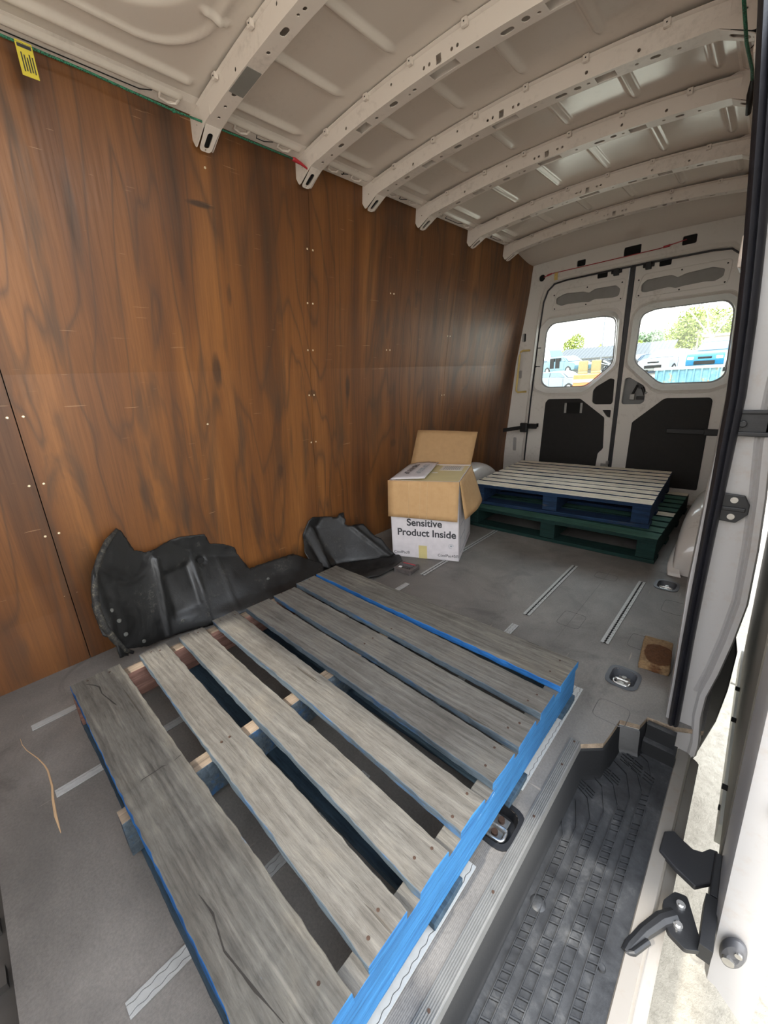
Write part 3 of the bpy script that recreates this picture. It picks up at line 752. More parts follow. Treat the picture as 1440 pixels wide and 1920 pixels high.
# door seal
bm = bmesh.new()
sp = [(-.050, .004), (-.052, .127), (-.0555, .28), (-.057, .441), (-.058, .60), (-.0585, .738), (-.0595, .85), (-.0600, .94), (-.069, 1.10), (-.076, 1.19), (-.083, 1.27), (-.094, 1.378), (-.105, 1.48), (-.117, 1.577), (-.129, 1.67), (-.142, 1.76), (-.156, 1.85), (-.172, 1.94)]
rings = []
for i, (x, z) in enumerate(sp):
    w_ = .0125+.0050*smooth(.45, 1.05, z)
    rings.append([(x-w_, 1.268, z), (x-w_, 1.236, z), (x-w_*.5, 1.226, z), (x-.002, 1.229, z), (x+.001, 1.236, z), (x+.004, 1.229, z), (x+w_*.7, 1.232, z), (x+w_, 1.242, z), (x+w_, 1.268, z)])
loft(bm, rings)
tag(build('door_seal', bm, RUB, auto=50), 'black rubber seal running up the side door pillar', 'seal')
# striker on pillar
T = empty('door_striker', (0, 1.262, .675), 0, 'black bolted striker plate on the white pillar below the rail', 'striker plate')
bm = bmesh.new(); plate(bm, [(-.050, -.034), (-.014, -.036), (.006, -.012), (.006, .012), (-.006, .034), (-.048, .036)], [], -.007, 0, lambda u, v, w: (u, w, v)); build('plate', bm, BLK, T, bevel=.002)
for dz in (-.020, .022):
    bm = bmesh.new(); cyl(bm, (-.024, -.012, dz), (-.024, -.006, dz), .0075, n=12); cyl(bm, (-.024, -.0135, dz), (-.024, -.011, dz), .004, n=8); build('bolt', bm, STEEL, T)
bm = bmesh.new(); box(bm, -.045, 0, -.012, -.007, -.006, .004); build('guide', bm, BLK, T, bevel=.002)
# mud flap
bm = bmesh.new(); plate(bm, [(.035, .21), (.060, .10), (.060, -.05), (.050, -.19), (.012, -.40), (.004, -.36), (.0, .0)], [], 1.58, 1.60, lambda u, v, w: (u, w, v))
tag(build('arch_liner_edge', bm, BLK, bevel=.004), 'black plastic wheel arch edge hanging below the body behind the pillar', 'trim')
# step tray
T = empty('step_tray', (0, 0, 0), 0, 'moulded dark grey plastic step tray inside the side door', 'step')
ZS = -.10
edge = [(-.236, -.6), (-.236, 1.0), (-.186, 1.045), (-.179, 1.10), (-.173, 1.165), (-.123, 1.18), (-.113, 1.228), (-.048, 1.235)]
inn = [(-.214, -.6), (-.214, .975), (-.176, 1.018), (-.165, 1.08), (-.158, 1.145), (-.112, 1.16), (-.10, 1.212), (-.036, 1.222)]
bm = bmesh.new()
N = len(edge)
r0 = [(x, y, -.017) for x, y in edge]; r1 = [(x+.004, y-.003, -.022) for x, y in edge]
r2 = [(a[0]*.3+b[0]*.7, a[1]*.3+b[1]*.7, ZS+.012) for a, b in zip(edge, inn)]; r3 = [(x, y, ZS) for x, y in inn]
loft(bm, [r0, r1, r2, r3], closed=False)
ip = [(x, y) for x, y in inn]+[(-.027, 1.222), (-.027, -.6)]
tr = tessellate_polygon([[Vector((p[0], p[1], 0)) for p in ip]]); vs = [bm.verts.new((p[0], p[1], ZS)) for p in ip]
for t in tr: bm.faces.new([vs[i] for i in t])
bmesh.ops.remove_doubles(bm, verts=bm.verts, dist=.0002)
# step-up lip at the pillar end
box(bm, -.110, -.028, 1.185, 1.224, ZS, -.055); box(bm, -.108, -.036, 1.205, 1.224, -.055, -.006)
for x, y in ((-.19, .62), (-.19, .36), (-.055, .60), (-.047, .50)): cyl(bm, (x, y, ZS), (x, y, ZS+.004), .017 if x < -.1 else .008, .012 if x < -.1 else .006, n=16)
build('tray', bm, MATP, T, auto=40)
bm = bmesh.new()
def bar(a, b, w_, h=.0042):
    a, b = Vector(a), Vector(b); d = (b-a).normalized(); s = Vector((-d.y, d.x))*w_/2
    vs = [bm.verts.new((p.x, p.y, z)) for z in (ZS, ZS+h) for p in (a-s, b-s, b+s, a+s)]
    for f in ((4, 5, 6, 7), (0, 1, 5, 4), (1, 2, 6, 5), (2, 3, 7, 6), (3, 0, 4, 7)): bm.faces.new([vs[i] for i in f])
bands = [(-.079, -.061, 1.05, 1.09), (-.118, -.098, .965, 1.008), (-.160, -.140, .880, .924), (-.199, -.181, .795, .838)]
for xl, xr, yl, yr in bands:
    bar((xl, -.5), (xl, yl), .0016); bar((xr, -.5), (xr, yr), .0016)
    bar((xl, yl), (xl-.024, yl+.055), .0016); bar((xr, yr), (xr-.024, yr+.07), .0016)
    bar((xl-.024, yl+.055), (xl-.062, yl+.075), .0016) if xl > -.19 else None
    bar((xr-.024, yr+.07), (xr-.066, yr+.095), .0016) if xl > -.19 else None
    y = yl-.012; k = 0
    while y > -.4:
        if k % 6 != 5: bar((xl+.001, y), (xr-.001, y+.006), .0026)
        y -= .0165; k += 1
    if xl > -.19:
        for q in range(3):
            u = q*.010
            bar((xl-.060, yl+.082+u), (xl-.040, yl+.074+u), .002); bar((xl-.036, yl+.073+u), (xl-.014, yl+.062+u), .002)
for q in range(3):
    for a in (-.150, -.118, -.086): bar((a, 1.120+q*.012-.012*(a+.15)/.032), (a+.026, 1.110+q*.012-.012*(a+.15)/.032), .002)
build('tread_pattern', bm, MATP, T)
# sill metal outside the tray
bm = bmesh.new()
loft(bm, [[(x, y, z) for x, z in ((-.030, -.103), (-.026, -.096), (.000, -.098), (.004, -.106), (.006, -.135), (.020, -.142), (.027, -.150), (.028, -.24), (-.04, -.30))] for y in (-.6, .4, 1.30)])
struct('trim_13', bm, SILL, auto=40)
bm = bmesh.new()   # aluminium threshold
pr = [(-.262, 0), (-.262, .003)]
for i in range(6): pr += [(-.260+i*.0042, .0032), (-.2585+i*.0042, .0045), (-.2570+i*.0042, .0045), (-.2562+i*.0042, .0032)]
pr += [(-.233, .003), (-.231, -.018), (-.234, -.018), (-.235, 0)]
loft(bm, [[(x, y, z) for x, z in pr] for y in (-.17, 1.005)])
for y in (.30, .52, .72, .90, .995): cyl(bm, (-.248, y, .004), (-.248, y, .0058), .003, n=8, mi=1)
tag(build('threshold_strip', bm, [ALU, RUST]), 'ribbed aluminium threshold strip along the step edge', 'strip')

# sliding door
D = empty('door_3', (0, 0, 0)); D['kind'] = 'structure'; D['label'] = 'open sliding side door seen edge-on at the right'
def dxz(z): return .104-.037*(z+.24)
bm = bmesh.new()
rings = []
for z in (-.25, -.1, .1, .35, .6, .9, 1.3, 1.7):
    x = dxz(z) if z < .6 else .073-.03*(z-.6)
    if z > 1.2: x -= .06*(z-1.2)
    y0_ = .808
    rings.append([(x, y0_+.02, z), (x+.006, y0_+.003, z), (x+.02, y0_, z), (x+.075, y0_-.004 if z > -.2 else y0_, z-(.06 if z < -.2 else 0)), (x+.085, y0_+.01, z-(.06 if z < -.2 else 0)), (x+.085, 2.1, z), (x, 2.1, z)])
loft(bm, rings)
build('door_shell', bm, BODY, D, auto=40)
bm = bmesh.new()   # inner face: bottom rail and recessed panel with bolts
box(bm, dxz(-.2)-.012, dxz(-.2)+.004, 1.15, 2.1, -.245, -.175); build('bottom_rail', bm, plain('grey_green_paint', (.42, .42, .37), .5), D, bevel=.002)
bm = bmesh.new(); loft(bm, [[(dxz(z)-.003, y, z), (dxz(z)-.003, y2, z), (dxz(z)+.004, y2, z), (dxz(z)+.004, y, z)] for z, y, y2 in ((-.17, 1.0, 2.1), (.5, 1.0, 2.1))])
build('inner_recess', bm, plain('dirty_brown_recess', (.17, .155, .125), .6), D)
for y, z in ((1.25, -.14), (1.22, -.19), (1.55, -.13), (1.75, -.14), (1.0, -.12)):
    bm = bmesh.new(); cyl(bm, (dxz(z)-.016, y, z), (dxz(z), y, z), .008, n=10); build('bolt', bm, DARK, D)
# bump stop on the door's edge
bm = bmesh.new(); c = Vector((.131, .80, -.105))
rings = []
for r_, d_ in ((1.0, 0), (1.0, -.006), (.82, -.014), (.45, -.018), (.05, -.016)):
    rings.append([(c.x+.019*r_*math.cos(a)+.004*math.sin(a), c.y+d_, c.z+.046*r_*math.sin(a)*.9) for a in [2*math.pi*i/24 for i in range(24)]])
loft(bm, rings); b_ = build('bump_stop', bm, plain('dark_grey_rubber', (.07, .07, .075), .4), D, auto=35)
bm = bmesh.new(); cyl(bm, (.126, .778, -.115), (.126, .788, -.115), .010, n=12); cyl(bm, (.137, .780, -.085), (.137, .788, -.085), .006, n=10); build('bump_stop_screw', bm, STEEL, D)
bm = bmesh.new(); cyl(bm, (.150, .795, .27), (.150, .81, .27), .028, .024, n=16); build('edge_catch', bm, BLK, D, bevel=.003)
# lower roller arm
bm = bmesh.new()
plate(bm, rnd([(.088, .755), (.050, .842), (.028, .835), (.012, .800), (.018, .770), (.030, .745), (.060, .735)], .006, 3), [], -.108, -.096, lambda u, v, w: (u, v, w))
box(bm, .078, .100, .75, .86, -.115, -.075)
tube(bm, [(.036, .785, -.100), (.016, .760, -.100), (-.006, .715, -.100), (-.022, .672, -.102), (-.026, .655, -.102)], [.015, .015, .013, .012, .010], 10)
tube(bm, [(-.026, .656, -.10), (-.014, .662, -.094), (.004, .70, -.094)], .006, 8)
build('roller_arm', bm, BLK, D, bevel=.003)
bm = bmesh.new()
plate(bm, [(-.013, .962), (-.014, .905), (.020, .885), (.060, .870), (.085, .90), (.09, .99), (.075, .985), (.062, .965), (.045, .958), (.022, .968), (.004, .978)], [], -.104, -.090, lambda u, v, w: (u, v, w))
box(bm, .084, .100, .87, .98, -.125, -.085)
build('guide_arm', bm, plain('dark_grey_bracket', (.018, .018, .02), .45), D, bevel=.003)
for x, y in ((.042, .812), (.043, .768)):
    bm = bmesh.new(); cyl(bm, (x, y, -.096), (x, y, -.090), .0085, n=14); cyl(bm, (x, y, -.090), (x, y, -.087), .005, n=8); build('arm_bolt', bm, CHROME, D)

# ---------------------------------------------------------------- floor fittings
RAILN = [0]
def rail(x, ya, yb, lab, dark=False):
    T = empty('cargo_rail', (x, (ya+yb)/2, .0005), 0, lab, 'cargo rail', 'steel cargo rails let into the floor')
    L = (yb-ya)/2; w_ = .0145; p = .0175; n = max(8, int(2*L/p*6))
    bm = bmesh.new(); plate(bm, rnd(rect(-w_, w_, -L, L), .004, 2), [], 0, .0014, lambda u, v, q: (u, v, q)); build('base', bm, DARK if dark else plain('rail_groove', (.12, .11, .10), .6), T)
    wav = lambda y: .5+.5*math.cos(2*math.pi*(y+L)/(p if dark else .026))
    bm = bmesh.new()
    for s in (-1, 1):
        g = 0.0022 if dark else .0066
        o_ = [(s*w_, -L), (s*w_, L)]+[(s*(g+.0030*wav(L-2*L*i/n)), L-2*L*i/n) for i in range(n+1)]
        plate(bm, o_, [], .0014, .0034, lambda u, v, q: (u, v, q))
    build('flange', bm, GALV, T)
    if not dark:
        bm = bmesh.new(); o_ = [((.0050+.0030*wav(-L+2*L*i/n)), -L+2*L*i/n) for i in range(n+1)]+[(-(.0050+.0030*wav(L-2*L*i/n)), L-2*L*i/n) for i in range(n+1)]
        plate(bm, o_, [], .0014, .0030, lambda u, v, q: (u, v, q)); build('inner_web', bm, GALV, T)
    else:
        y = -L+.02; h0 = None
        while y < L-.01:
            if h0 is None:
                bm = bmesh.new(); cyl(bm, (0, 0, .0034), (0, 0, .0038), .0017, n=6); h0 = build('hole', bm, DARK, T); hh_ = h0
            else: hh_ = h0.copy(); COL.objects.link(hh_)
            hh_.location = (.0095, y, 0); y += .03
    return T
rail(-1.588, -.055, .10, 'short cargo rail end beside the front corner of the pallet, nearest the plywood')
rail(-1.238, -.048, .54, 'cargo rail passing under the left end of the front pallet boards')
rail(-.637, -.044, .54, 'cargo rail passing under the middle of the front pallet, bottom left of photo')
rail(-.312, -.05, .538, 'cargo rail beside the blue pallet edge in front of the rusty tie-down')
rail(-.311, .764, 1.224, 'cargo rail beside the far right corner of the front pallet')
rail(-.637, .764, 1.438, 'cargo rail whose tip pokes out behind the front pallet, centre floor')
rail(-1.238, .764, 1.446, 'cargo rail tip just behind the pallet near the scanner')
rail(-1.237, 1.57, 2.45, 'dirty cargo rail running under the cardboard box', True)
rail(-.634, 1.537, 2.152, 'clean white cargo rail in the middle of the rear floor', True)
rail(-.316, 1.531, 2.157, 'clean white cargo rail nearest the right wheel arch', True)
def tiedown(x, y, lab, rot=0.0, rusty=False):
    T = empty('tie_down', (x, y, 0), 0, lab, 'tie-down ring', 'recessed floor tie-down rings')
    o1 = rnd(rect(-.050, .050, -.058, .058), .036, 5); i1 = rnd(rect(-.038, .038, -.047, .047), .03, 5); i2 = rnd(rect(-.032, .032, -.040, .040), .026, 5)
    bm = bmesh.new()
    loft(bm, [[(a, b, z) for a, b in q] for q, z in ((o1, .0005), (o1, .003), (i1, .0035), (i1, 0), (i2, -.022))], caps=False)
    f = bm.faces.new([bm.verts.new((a, b, -.022)) for a, b in i2])
    build('dish', bm, BLK if rusty else plain('grey_dish_plastic', (.07, .075, .085), .45), T, auto=40)
    bm = bmesh.new(); box(bm, -.018, .018, -.032, .032, -.022, -.017); box(bm, -.024, .024, -.004, .004, -.017, -.008); build('base_plate', bm, STEEL, T, bevel=.002)
    bm = bmesh.new(); rr = rnd(rect(-.024, .024, -.036, .0), .012, 5)
    tube(bm, [(a*math.cos(rot)-b*math.sin(rot), a*math.sin(rot)+b*math.cos(rot), -.010+.006*(b < -.01)) for a, b in rr], .0036, 8, closed=True); build('ring', bm, CHROME, T, smooth=True)
    for yy in (-.017, .018):
        bm = bmesh.new(); cyl(bm, (0, yy, -.017), (0, yy, -.009), .008, n=10); build('bolt', bm, RUST if rusty else STEEL, T)
tiedown(*dishes[0], 'recessed black tie-down with two rusty bolts beside the front pallet', .1, True)
tiedown(*dishes[1], 'recessed tie-down ring beside the tan wood block')
tiedown(*dishes[2], 'small recessed tie-down ring beside the right wheel arch')
# faint moulded cover outlines in the floor
ov = plain('floor_seam', (.09, .085, .08), .6)
bm = bmesh.new()
for x, y, a, b in ((-.47, 1.62, .045, .06), (-.16, 1.98, .04, .06), (-.47, 2.12, .05, .035), (-.20, 1.18, .045, .045), (-.22, 1.62, .03, .05)):
    tube(bm, [(p, q, .0) for p, q in rnd(rect(x-a, x+a, y-b, y+b), .02, 4)], .0009, 4, closed=True)
tube(bm, [(-1.2, 2.35, 0), (-.9, 2.33, 0), (-.05, 2.33, 0)], .0006, 4); tube(bm, [(-.47, 1.25, 0), (-.47, 2.4, 0)], .0006, 4)
struct('trim_14', bm, ov)
# splinter of dry veneer worn into the floor at left
bm = bmesh.new(); pts = [(-1.567, -.087), (-1.53, -.086), (-1.493, -.080), (-1.426, -.061), (-1.38, -.052), (-1.35, -.049), (-1.279, -.050), (-1.229, -.056), (-1.167, -.060), (-1.104, -.060)]
tube(bm, [(x, y, .0003) for x, y in pts], [.0005, .0008, .0010, .0014, .0018, .0022, .0026, .0030, .0034, .0008], 6); tag(build('wood_splinter', bm, plain('fresh_wood', (.55, .36, .20), .8)), 'thin curved tan wood splinter lying on the floor at far left', 'splinter')
# worn tan block
bm = bmesh.new(); box(bm, -.045, .045, -.085, .085, 0, .035)
bmesh.ops.subdivide_edges(bm, edges=bm.edges, cuts=5, use_grid_fill=True)
for v in bm.verts: v.co += Vector((random.uniform(-1, 1), random.uniform(-1, 1), random.uniform(-1, .4)))*.0018
o = build('wood_block', bm, BRICKM, bevel=.003); o.location = (-.150, 1.545, .001); o.rotation_euler = (0, 0, .10); tag(o, 'tan wooden block with a dark brown worn patch on the floor', 'block')

# ---------------------------------------------------------------- pallets
def board(x0, x1, y0, y1, z0, z1, axis='x', jit=.0016, seed=0, chips=True):
    rg = random.Random(seed); bm = bmesh.new()
    L = (x1-x0) if axis == 'x' else (y1-y0); n = max(6, int(L/.022)); rings = []
    bow = rg.uniform(-.002, .002)
    ph = rg.uniform(0, 9)
    for i in range(n+1):
        t = i/n; e = 0
        pts = []
        for k, (a, b) in enumerate(((0, 0), (.5, 0), (1, 0), (1, 1), (.5, 1), (0, 1))):
            ja = rg.uniform(-jit, jit)*.9+.0010*math.sin(ph+t*9+k*.3); jb = rg.uniform(-jit, jit)*.5+bow*math.sin(math.pi*t)
            if i in (0, n) and chips: e = rg.uniform(-.0025, .001) if i else rg.uniform(-.003, .006)
            if axis == 'x': pts.append((x0+L*t+e, y0+(y1-y0)*a+ja, z0+(z1-z0)*b+jb))
            else: pts.append((x0+(x1-x0)*a+ja*.6, y0+L*t+e, z0+(z1-z0)*b+jb*.6))
        rings.append(pts)
    loft(bm, rings)
    bm.faces.ensure_lookup_table(); bmesh.ops.recalc_face_normals(bm, faces=bm.faces)
    for f in bm.faces: f.material_index = 0 if abs(f.normal.z) > .6 else 1
    return bm
P = empty('pallet', (0, 0, 0), 0, 'large weathered grey pallet with a bright blue side lying at the front', 'pallet')
TB = [(.062, .203, .058, .196, W_DARK), (.262, .350, .232, .327, W_TOP), (.397, .485, .361, .450, W_TOP), (.530, .628, .494, .584, W_TOP), (.662, .770, .628, .730, W_TOP), (.794, .903, .751, .857, W_TOP), (.926, 1.030, .886, .980, W_TOP), (1.042, 1.166, 1.018, 1.163, W_DARK)]
nail0 = None
for i, (a, b, c, d, m) in enumerate(TB):
    xl = -1.482+[0, 0, .005, -.002, .022, .026, .012, .006][i]; xr = [-.306, -.308, -.307, -.306, -.308, -.307, -.307, -.304][i]
    bm = board(xl, xr, a, b, .1265, .1485, seed=20+i)
    ang = math.atan2((c+d-a-b)/2, xr-xl)
    bmesh.ops.transform(bm, matrix=Matrix.Shear('XY', 4, (0, 0)), verts=[]) if False else None
    for v in bm.verts:
        t = (v.co.x-xl)/(xr-xl); u = (v.co.y-a)/(b-a); v.co.y = (a+(b-a)*u)*(1-t)+(c+(d-c)*u)*t
    if i == 0:   # split lead board: front half sits proud
        for v in bm.verts:
            if v.co.x > -.93: v.co.z += .002
    o = build('deck_board', bm, [m, W_BLUEX if i in (0, 7) else W_EDGE, W_BLUE], P, bevel=.0012, seg=1)
    for f in o.data.polygons:
        if f.normal.x > .6: f.material_index = 2
    for xn in (-1.455, -.895, -.345):
        for q in (.28, .72):
            t = (xn-xl)/(xr-xl); yy = (a+(b-a)*q)*(1-t)+(c+(d-c)*q)*t+random.uniform(-.012, .012); xx = xn+random.uniform(-.012, .012)
            if nail0 is None:
                bm = bmesh.new(); cyl(bm, (0, 0, 0), (0, 0, .0013), .0032, n=10); nail0 = build('nail', bm, RUST, o); nn = nail0
            else:
                nn = nail0.copy(); COL.objects.link(nn); nn.parent = o
            nn.location = (xx, yy, .1480+(.002 if i == 0 and xx > -.93 else 0))
CRK = plain('dark_crack', (.03, .025, .02), .9)
for pts, rr in (([(-.935+random.uniform(-.006, .006), .064+.13*k/9, .1502) for k in range(10)], .0016),
                ([(-1.45, .10, .1485), (-1.42, .118, .1485), (-1.40, .125, .1485), (-1.36, .122, .1485), (-1.28, .135, .1485), (-1.2, .15, .1485)], [.001, .0018, .002, .0012, .0018, .0005]),
                ([(-.62, .095, .1505), (-.56, .10, .1505), (-.50, .09, .1505), (-.42, .10, .1505), (-.36, .11, .1505)], [.0005, .0022, .0016, .0022, .0005])):
    bm = bmesh.new(); tube(bm, pts, rr, 5); build('board_crack', bm, CRK, P)
build('bearer', board(-.352, -.309, .045, 1.16, .026, .1255, 'y', .0008, 50, False), [W_TOP, W_BLUE], P, bevel=.001, seg=1)['label'] = 'bright blue side bearer'
build('bearer', board(-.925, -.882, .042, 1.16, .026, .1255, 'y', .0008, 51, False), [W_MID, W_EDGE], P, bevel=.001, seg=1)
build('bearer', board(-1.475, -1.432, .06, 1.16, .026, .1255, 'y', .0008, 52, False), [W_MID, W_RED], P, bevel=.001, seg=1)['label'] = 'reddish brown bearer'
for i, (a, b) in enumerate(((.06, .16), (.39, .49), (.70, .80), (1.05, 1.155))):
    build('bottom_board', board(-1.48, -.300, a, b, .004, .025, 'x', .001, 60+i), [W_LOWER, W_LOWER], P, bevel=.001, seg=1)

def rear_pallet(name_label, loc, rz, wx_, dy, zt, boards, topm, edge, block, rev=False):
    P2 = empty('pallet', loc, rz, name_label, 'pallet')
    for i, (a, b) in enumerate(boards):
        build('deck_board', board(-wx_/2, wx_/2, a, b, zt-.021, zt, 'x', .0012, 100+i+int(zt*100)), [(W_CREAM if (topm is W_GTOP and i in (4, 9)) else topm), edge], P2, bevel=.001, seg=1)
    for x in (-wx_/2+.05, 0, wx_/2-.05):
        build('bearer', board(x-.045, x+.045, .005, dy-.005, .026, zt-.0225, 'y', .0008, 140, False), [block, block], P2, bevel=.002, seg=1)
    for i, (a, b) in enumerate(((0, .11), (dy*.3, dy*.3+.09), (dy*.62, dy*.62+.09), (dy-.11, dy))):
        build('bottom_board', board(-wx_/2, wx_/2, a, b, .004, .025, 'x', .001, 160+i), [block, block], P2, bevel=.001, seg=1)
    return P2
rear_pallet('dark green pallet flat on the floor beneath the blue one', (-.895, 2.405, 0), .0, 1.165, 1.12, .145,
            [(0, .105)]+[(.125+i*.108, .125+i*.108+.082) for i in range(9)], W_GTOP, W_GREEN, W_GREEN)
rear_pallet('dark blue pallet with pale deck boards stacked on the green pallet', (-.93, 2.505, .1475), .055, 1.10, .95, .145,
            [(0, .105)]+[(.123+i*.104, .123+i*.104+.084) for i in range(8)], W_CREAM, W_DBLUE, W_DBLUE)

# ---------------------------------------------------------------- cardboard box
B0 = Vector((-1.54, 1.67, .001)); ex = Vector((.37, .16, 0)); ey = Vector((-.18, .43, 0))
BW, BD, BH = ex.length, ey.length, .475
T = empty('cardboard_box', B0, math.atan2(ex.y, ex.x), 'open white printed cardboard box with tan flaps reading Sensitive Product Inside', 'box')
t_ = .005
def wall_p(bm, x0, x1, y0, y1, z0, z1, mi): box(bm, x0, x1, y0, y1, z0, z1, mi)
bm = bmesh.new(); box(bm, 0, BW, 0, t_, 0, BH); box(bm, 0, BW, BD-t_, BD, 0, BH); box(bm, 0, t_, 0, BD, 0, BH); box(bm, BW-t_, BW, 0, BD, 0, BH); box(bm, 0, BW, 0, BD, 0, t_)
build('carton', bm, WBOX, T, bevel=.0015)
def quadflap(name, pts, th, mats, nx_=10, ny_=8, warp=0.0, creases=()):
    bm = bmesh.new(); a, b, c, d = [Vector(p) for p in pts]; g = []
    nrm = (b-a).cross(d-a).normalized()
    for j in range(ny_+1):
        row = []
        for i in range(nx_+1):
            u, v = i/nx_, j/ny_; p = (a*(1-u)+b*u)*(1-v)+(d*(1-u)+c*u)*v
            p = p+nrm*(warp*math.sin(math.pi*u)*v+.0015*math.sin(u*17+v*3)*v); row.append(bm.verts.new(p))
        g.append(row)
    for j in range(ny_):
        for i in range(nx_): bm.faces.new((g[j][i], g[j][i+1], g[j+1][i+1], g[j+1][i]))
    o = build(name, bm, mats, T, smooth=True); m = o.modifiers.new('s', 'SOLIDIFY'); m.thickness = th; m.offset = 0
    if len(mats) > 1 if isinstance(mats, list) else False: m.material_offset = 1; m.material_offset_rim = 0
    return o
f1 = quadflap('front_flap', ((-.006, -.004, BH), (BW+.002, -.004, BH), (BW-.004, -.030, BH-.222), (-.008, -.024, BH-.212)), .004, CARDB, warp=.004)
f1['label'] = 'tan inside face of the flap hanging over the front'
bm = bmesh.new()
for u in (.30, .46, .565): tube(bm, [(u*BW, -.0068, BH-.006), (u*BW-.004, -.0295, BH-.212)], .0009, 5)
build('flap_crease', bm, plain('light_crease', (.66, .46, .26), .8), f1)
f2 = quadflap('side_flap', ((BW+.004, .005, BH), (BW+.004, BD-.01, BH), (BW+.085, BD*.80, BH-.20), (BW+.030, .03, BH-.225)), .004, CARDB, warp=-.02)
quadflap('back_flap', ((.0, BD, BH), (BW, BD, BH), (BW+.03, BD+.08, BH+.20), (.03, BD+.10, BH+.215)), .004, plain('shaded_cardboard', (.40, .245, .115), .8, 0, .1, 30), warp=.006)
tf = quadflap('top_flap', ((.004, .01, BH+.002), (.205, .02, BH+.012), (.195, BD-.015, BH+.016), (.004, BD-.02, BH+.004)), .004, WBOX, warp=.008)
tf['label'] = 'white printed flap folded over the left half'
bm = bmesh.new(); box(bm, .006, BW-.006, .006, BD-.006, BH-.012, BH-.004); ins = build('inner_board', bm, CREAM, T, bevel=.001)
bm = bmesh.new(); box(bm, .23, .37, BD-.17, BD-.03, BH-.0038, BH-.0032); box(bm, .20, .235, BD-.24, BD-.222, BH-.0038, BH-.003); build('paper_label', bm, plain('pale_paper', (.72, .68, .62), .6), ins)
bm = bmesh.new()
for i in range(9): box(bm, .25+i*.012, .254+i*.012, BD-.155+random.uniform(0, .02), BD-.05, BH-.0031, BH-.0027)
build('label_print', bm, INKL, ins)
MX = Matrix(((1, 0, 0, 0), (0, 0, -1, 0), (0, 1, 0, 0), (0, 0, 0, 1)))
def onfront(x, z): return Matrix.Translation((x, -.0008, z)) @ MX
text('lettering', 'Sensitive', .060, onfront(BW*.50, .222), INK, T, .0014)
text('lettering', 'Product Inside', .060, onfront(BW*.525, .160), INK, T, .0014)
text('lettering', 'CoolPac\u00ae', .024, onfront(.060, .030), INK, T)
text('lettering', 'CoolPac45\u00ae', .024, onfront(BW-.062, .030), INK, T)
bm = bmesh.new(); tube(bm, [(BW-.045+.014*math.cos(a), -.001, .092+.014*math.sin(a)) for a in [2*math.pi*i/20 for i in range(17)]], .0009, 4); box(bm, BW-.051, BW-.039, -.0012, 0, .088, .097); build('recycling_mark', bm, INKL, T)
bm = bmesh.new(); box(bm, .165, .215, -.0008, .0002, .0, .082); build('tape_strip', bm, TAPE, T)
RT = Matrix.Translation((.075, BD*.48, BH+.0205)) @ Matrix.Rotation(math.pi*.5+math.pi, 4, 'Z'); text('lettering', 'THIS WAY UP', .045, RT, INK, tf, .0004)
RT = Matrix.Translation((.142, BD*.48, BH+.0225)) @ Matrix.Rotation(math.pi*.5+math.pi, 4, 'Z'); text('lettering', 'TOP SIDE UP', .045, RT, INKL, tf, .0004)
bm = bmesh.new()   # outline drawing on the side
for y0_, y1_, z0_, z1_ in ((.05, .41, .035, .036), (.05, .41, .20, .201), (.05, .051, .035, .20), (.22, .221, .035, .27), (.41, .411, .035, .20), (.05, .22, .12, .121)): box(bm, BW, BW+.0008, y0_, y1_+.002, z0_, z1_+.002)
build('side_print', bm, INKL, T)

# ---------------------------------------------------------------- scanner beside the liner
T = empty('handheld_scanner', (-1.345, 1.567, .0), .13, 'small grubby rugged handheld unit lying beside the black liner', 'device')
bm = bmesh.new(); plate(bm, rnd(rect(-.058, .058, -.050, .050), .012, 3), [], .004, .024, lambda u, v, w: (u, v, w))
for x in (-1, 1):
    for y in (-1, 1): cyl(bm, (x*.046, y*.042, 0), (x*.046, y*.042, .027), .011, n=10)
build('case', bm, plain('worn_brown_grey_case', (.10, .085, .08), .6, 0, .3, 60), T, bevel=.002)
bm = bmesh.new(); box(bm, -.040, .036, -.006, .026, .022, .0262); build('screen', bm, plain('dark_screen', (.02, .018, .02), .2), T)
bm = bmesh.new(); box(bm, -.042, .038, .028, .037, .022, .0264); build('red_band', bm, REDP, T)
bm = bmesh.new(); box(bm, -.036, -.020, -.026, -.012, .022, .0268); build('white_key', bm, plain('white_key', (.7, .7, .68), .5), T)
bm = bmesh.new()
for i in range(4): cyl(bm, (-.010+i*.014, -.022, .022), (-.010+i*.014, -.022, .0270), .0045, n=8)
build('key_row', bm, BLK, T)
